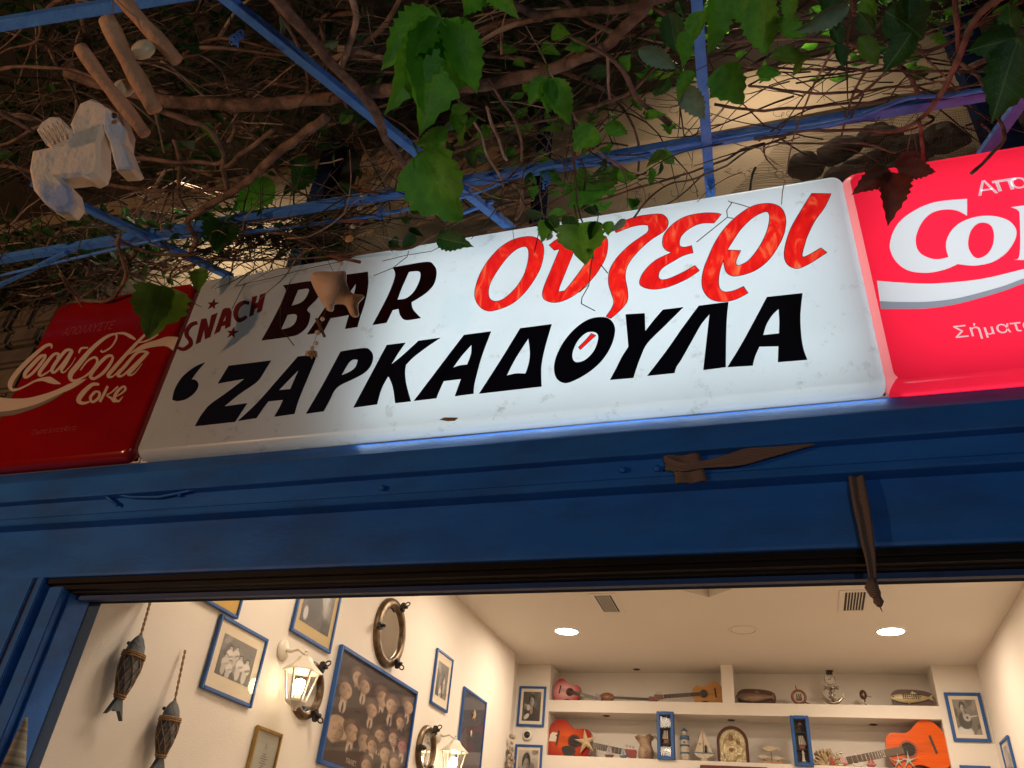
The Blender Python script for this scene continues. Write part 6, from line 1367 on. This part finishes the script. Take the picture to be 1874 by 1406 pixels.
MB().box((-.008,-.047,H*.5),(.008,-.038,H*.56),0,T).build('window',BLK,t); MB().sphere(o+Vector((.02,-.04,.02)),.02,0,8).build('rock',WHT,t)
# sailing boat
o=on2(1289); H=.33; t=Thing('model_yacht','cream model sailing yacht with blue deck line and printed sails','model boat',o); M_=plane_front(o+Vector((0,0,.0))); CR=mat('cream_canvas',(.58,.50,.38),.8,col2=(.5,.42,.3),scale=6)
MB().box((-.03,0,.0),(.03,.03,.04),0,M_).build('stand',CR,t); MB().prism(smooth_poly([(-.10,.075,1),(-.06,.04),(0,.025),(.06,.04),(.11,.070,1)],3),M_,.045).build('hull',WHT,t); MB().prism([(-.105,.076),(.115,.071),(.115,.079),(-.105,.084)],M_,.046).build('deck',mat('deck_blue',(.08,.2,.32),.5),t)
MB().tube([M_@Vector((0,.08,.02)),M_@Vector((-.005,H,.02))],.003,6).build('mast',WOOD,t); MB().prism([(-.008,.09),(-.095,.09),(-.012,.30)],M_@Matrix.Translation((0,0,.018)),.004).build('sail',CR,t); MB().prism([(.004,.09),(.09,.09),(.002,.305)],M_@Matrix.Translation((0,0,.018)),.004).build('sail',CR,t)
star_mesh(M_@Matrix.Translation((-.035,.17,.022)),.022,th=.004).build('sail_star',mat('tan_star',(.35,.25,.16),.8),t); MB().lathe([(.012,.085),(.010,.13),(.014,.14),(.004,.16)],Matrix.Translation(o+Vector((.022,-.03,0))),10).build('sail_lighthouse',BLK,t)
# arched silver icon, generic figure
o=on2(1342); t=Thing('silver_icon','arched silver relief icon in a dark wooden frame on the lower shelf','icon',o); M_=plane_front(o+Vector((0,.03,0))); W=.32; H=.36
arch=lambda w_,h,b0=0: [(-w_/2,b0)]+[( -w_/2*math.cos(a_),h-w_/2+w_/2*math.sin(a_)) for a_ in [PI*i/20 for i in range(21)]]+[(w_/2,b0)]
MB().prism(arch(W,H),M_,.03).build('frame',mat('icon_dark_wood',(.07,.018,.012),.4),t)
SIL=mat('silver_gilt_relief',(.55,.48,.30),.25,metal=.9,col2=(.40,.33,.2),scale=18,bump=1,bscale=70)
MB().prism(arch(W-.06,H-.035,.0),M_@Matrix.Translation((0,0,.030)),.004).build('silver_plate',SIL,t)
b=MB()
for i in range(34):
    f_=i/33; 
    if f_<.3: p=(-(W-.075)/2,f_/.3*(H-W/2))
    elif f_>.7: p=((W-.075)/2,(1-f_)/.3*(H-W/2))
    else: a_=PI*(f_-.3)/.4; p=(-(W-.075)/2*math.cos(a_),H-W/2+(W-.075)/2*math.sin(a_))
    b.sphere(M_@Vector((p[0],p[1],.036)),.005,0,6)
b.build('beaded_rim',SIL,t,kind='stuff')
SK=mat('painted_skin',(.22,.10,.05),.6)
b=MB().sphere(M_@Vector((-.02,.12,.034)),1,0,14,(.085,.012,.12)); b.build('robe',SIL,t); MB().torus(M_@Matrix.Translation((-.01,.245,.036)),.045,.006,20,6).build('halo',SIL,t); MB().sphere(M_@Vector((-.01,.24,.038)),1,0,12,(.026,.010,.034)).build('face',SK,t)
MB().torus(M_@Matrix.Translation((.055,.205,.036)),.030,.005,18,6).build('halo',SIL,t); MB().sphere(M_@Vector((.055,.20,.038)),1,0,12,(.018,.010,.022)).build('face',SK,t); MB().sphere(M_@Vector((.06,.12,.036)),1,0,12,(.045,.012,.07)).build('robe',SIL,t); MB().sphere(M_@Vector((-.015,.125,.046)),1,0,10,(.026,.006,.02)).build('hand',SK,t)
# three fish on a stand
o=on2(1412); t=Thing('fish_on_stand','three pale flat wooden fish on thin rods over a driftwood base','ornament',o); b=MB().bbox((-.11,-.03,0),(.13,.03,.025),.01,0,Matrix.Translation(o)); b.build('base',WOOD,t)
FP=mat('pale_painted_fish',(.55,.47,.34),.7,col2=(.42,.35,.25),scale=20)
for (x,z,s) in ((0.0,.15,.085),(-.075,.07,.06),(.06,.06,.06)):
    MB().tube([o+Vector((x,0,.02)),o+Vector((x,0,z-.01))],.003,5).build('rod',BLK,t)
    MB().prism(smooth_poly([(-s,0,1),(-s*.5,s*.28),(0,s*.33),(s*.5,s*.16),(s*.72,s*.06,1),(s,s*.24,1),(s*.92,0,1),(s,-s*.2,1),(s*.72,-s*.04,1),(s*.4,-s*.18),(-.1*s,-s*.30),(-s*.6,-s*.22)],3),plane_front(o+Vector((x,.006,z))),.012).build('fish',FP,t)
# coral
o=on2(1512); b=MB(); rr=random.Random(9); CORL=mat('cream_coral',(.52,.40,.24),.9,col2=(.40,.29,.16),scale=30,bump=.6)
for k in range(120):
    a_=rr.uniform(0,PI); ph=rr.uniform(-.6,1.2); r=.115*(rr.random()**.35); p=o+Vector((r*1.05*math.cos(a_),-.35*r*math.sin(ph),.012+r*1.05*math.sin(a_))); d_=(p-o).normalized()
    q=[p-d_*.03,p,p+d_*.02+Vector((rr.uniform(-.012,.012),-.008,rr.uniform(-.008,.012)))]; b.tube(q,[.010,.010,.009],6); b.sphere(q[-1],.010,0,6)
single(b,'coral',CORL,'cream branching coral clump beside the right hand shadow box','coral',loc=o)
for px,sz,lab in ((1645,.085,'thin pale blue starfish in front of the orange guitar, left one'),(1664,.10,'thin pale blue starfish in front of the orange guitar, right one')):
    o=onY(px,1397,YB+.03); single(star_mesh(plane_front(Vector((o.x,o.y,z2t+sz*.75))),sz,th=.012,inner=.16),'thin_starfish',mat('pale_blue_star',(.42,.50,.46),.7),lab,'starfish')
# red brown board hung under the shelf
a=onY(1281,1399,YB-.02); c_=onY(1405,1404,YB-.02); single(MB().bbox((a.x,YB-.03,z2t-.62),(c_.x,YB-.003,a.z-.005),.006),'brown_board',mat('red_brown_wood',(.14,.035,.018),.4,col2=(.09,.02,.012),scale=4,stretch=(1,1,12)),'red brown wooden board whose top shows below the silver icon','board')
# ================================================================== lamps of the street (outside the frame)
def street_lamp(name,loc,watt,col,label,r=.12):
    t=Thing(name,label,'street lamp',(loc[0],loc[1],0),'lamps of the street behind the viewer')
    MB().lathe([(.09,0),(.09,.05),(.05,.12),(.035,.3),(.03,loc[2]-.25),(.05,loc[2]-.18),(.05,loc[2]-.16)],Matrix.Translation((loc[0],loc[1],0)),14).build('pole',BLK,t)
    MB().lathe([(.02,.17),(.10,.16),(.17,.10),(.17,.09)],Matrix.Translation(loc),18).build('hood',BLK,t)
    MB().sphere(Vector(loc)+Vector((0,0,-.02)),.08,0,14).build('globe',mat('lit_globe_'+name,col,.5,emit=6),t)
    light('street_lamp_light','POINT',Vector(loc)+Vector((0,-.0,-.12)),watt,col[:3],r)
street_lamp('warm_street_lamp',(-4.6,-1.2,2.4),320,(1,.56,.30),'warm street lamp to the left behind the viewer',.05)
street_lamp('white_street_lamp',(.9,-1.3,1.9),66,(.90,.95,1),'white lamp to the right behind the viewer',.05)
# unseen fill lights without fittings, added to brighten the ochre wall
light('wall_fill_light','AREA',(-2.85,2.25,4.75),7,(1,.84,.62),.3,to=(-2.85,2.75,4.3))
light('wall_fill_light','AREA',(.2,2.25,5.2),7,(1,.82,.62),.4,to=(.3,2.75,4.4))
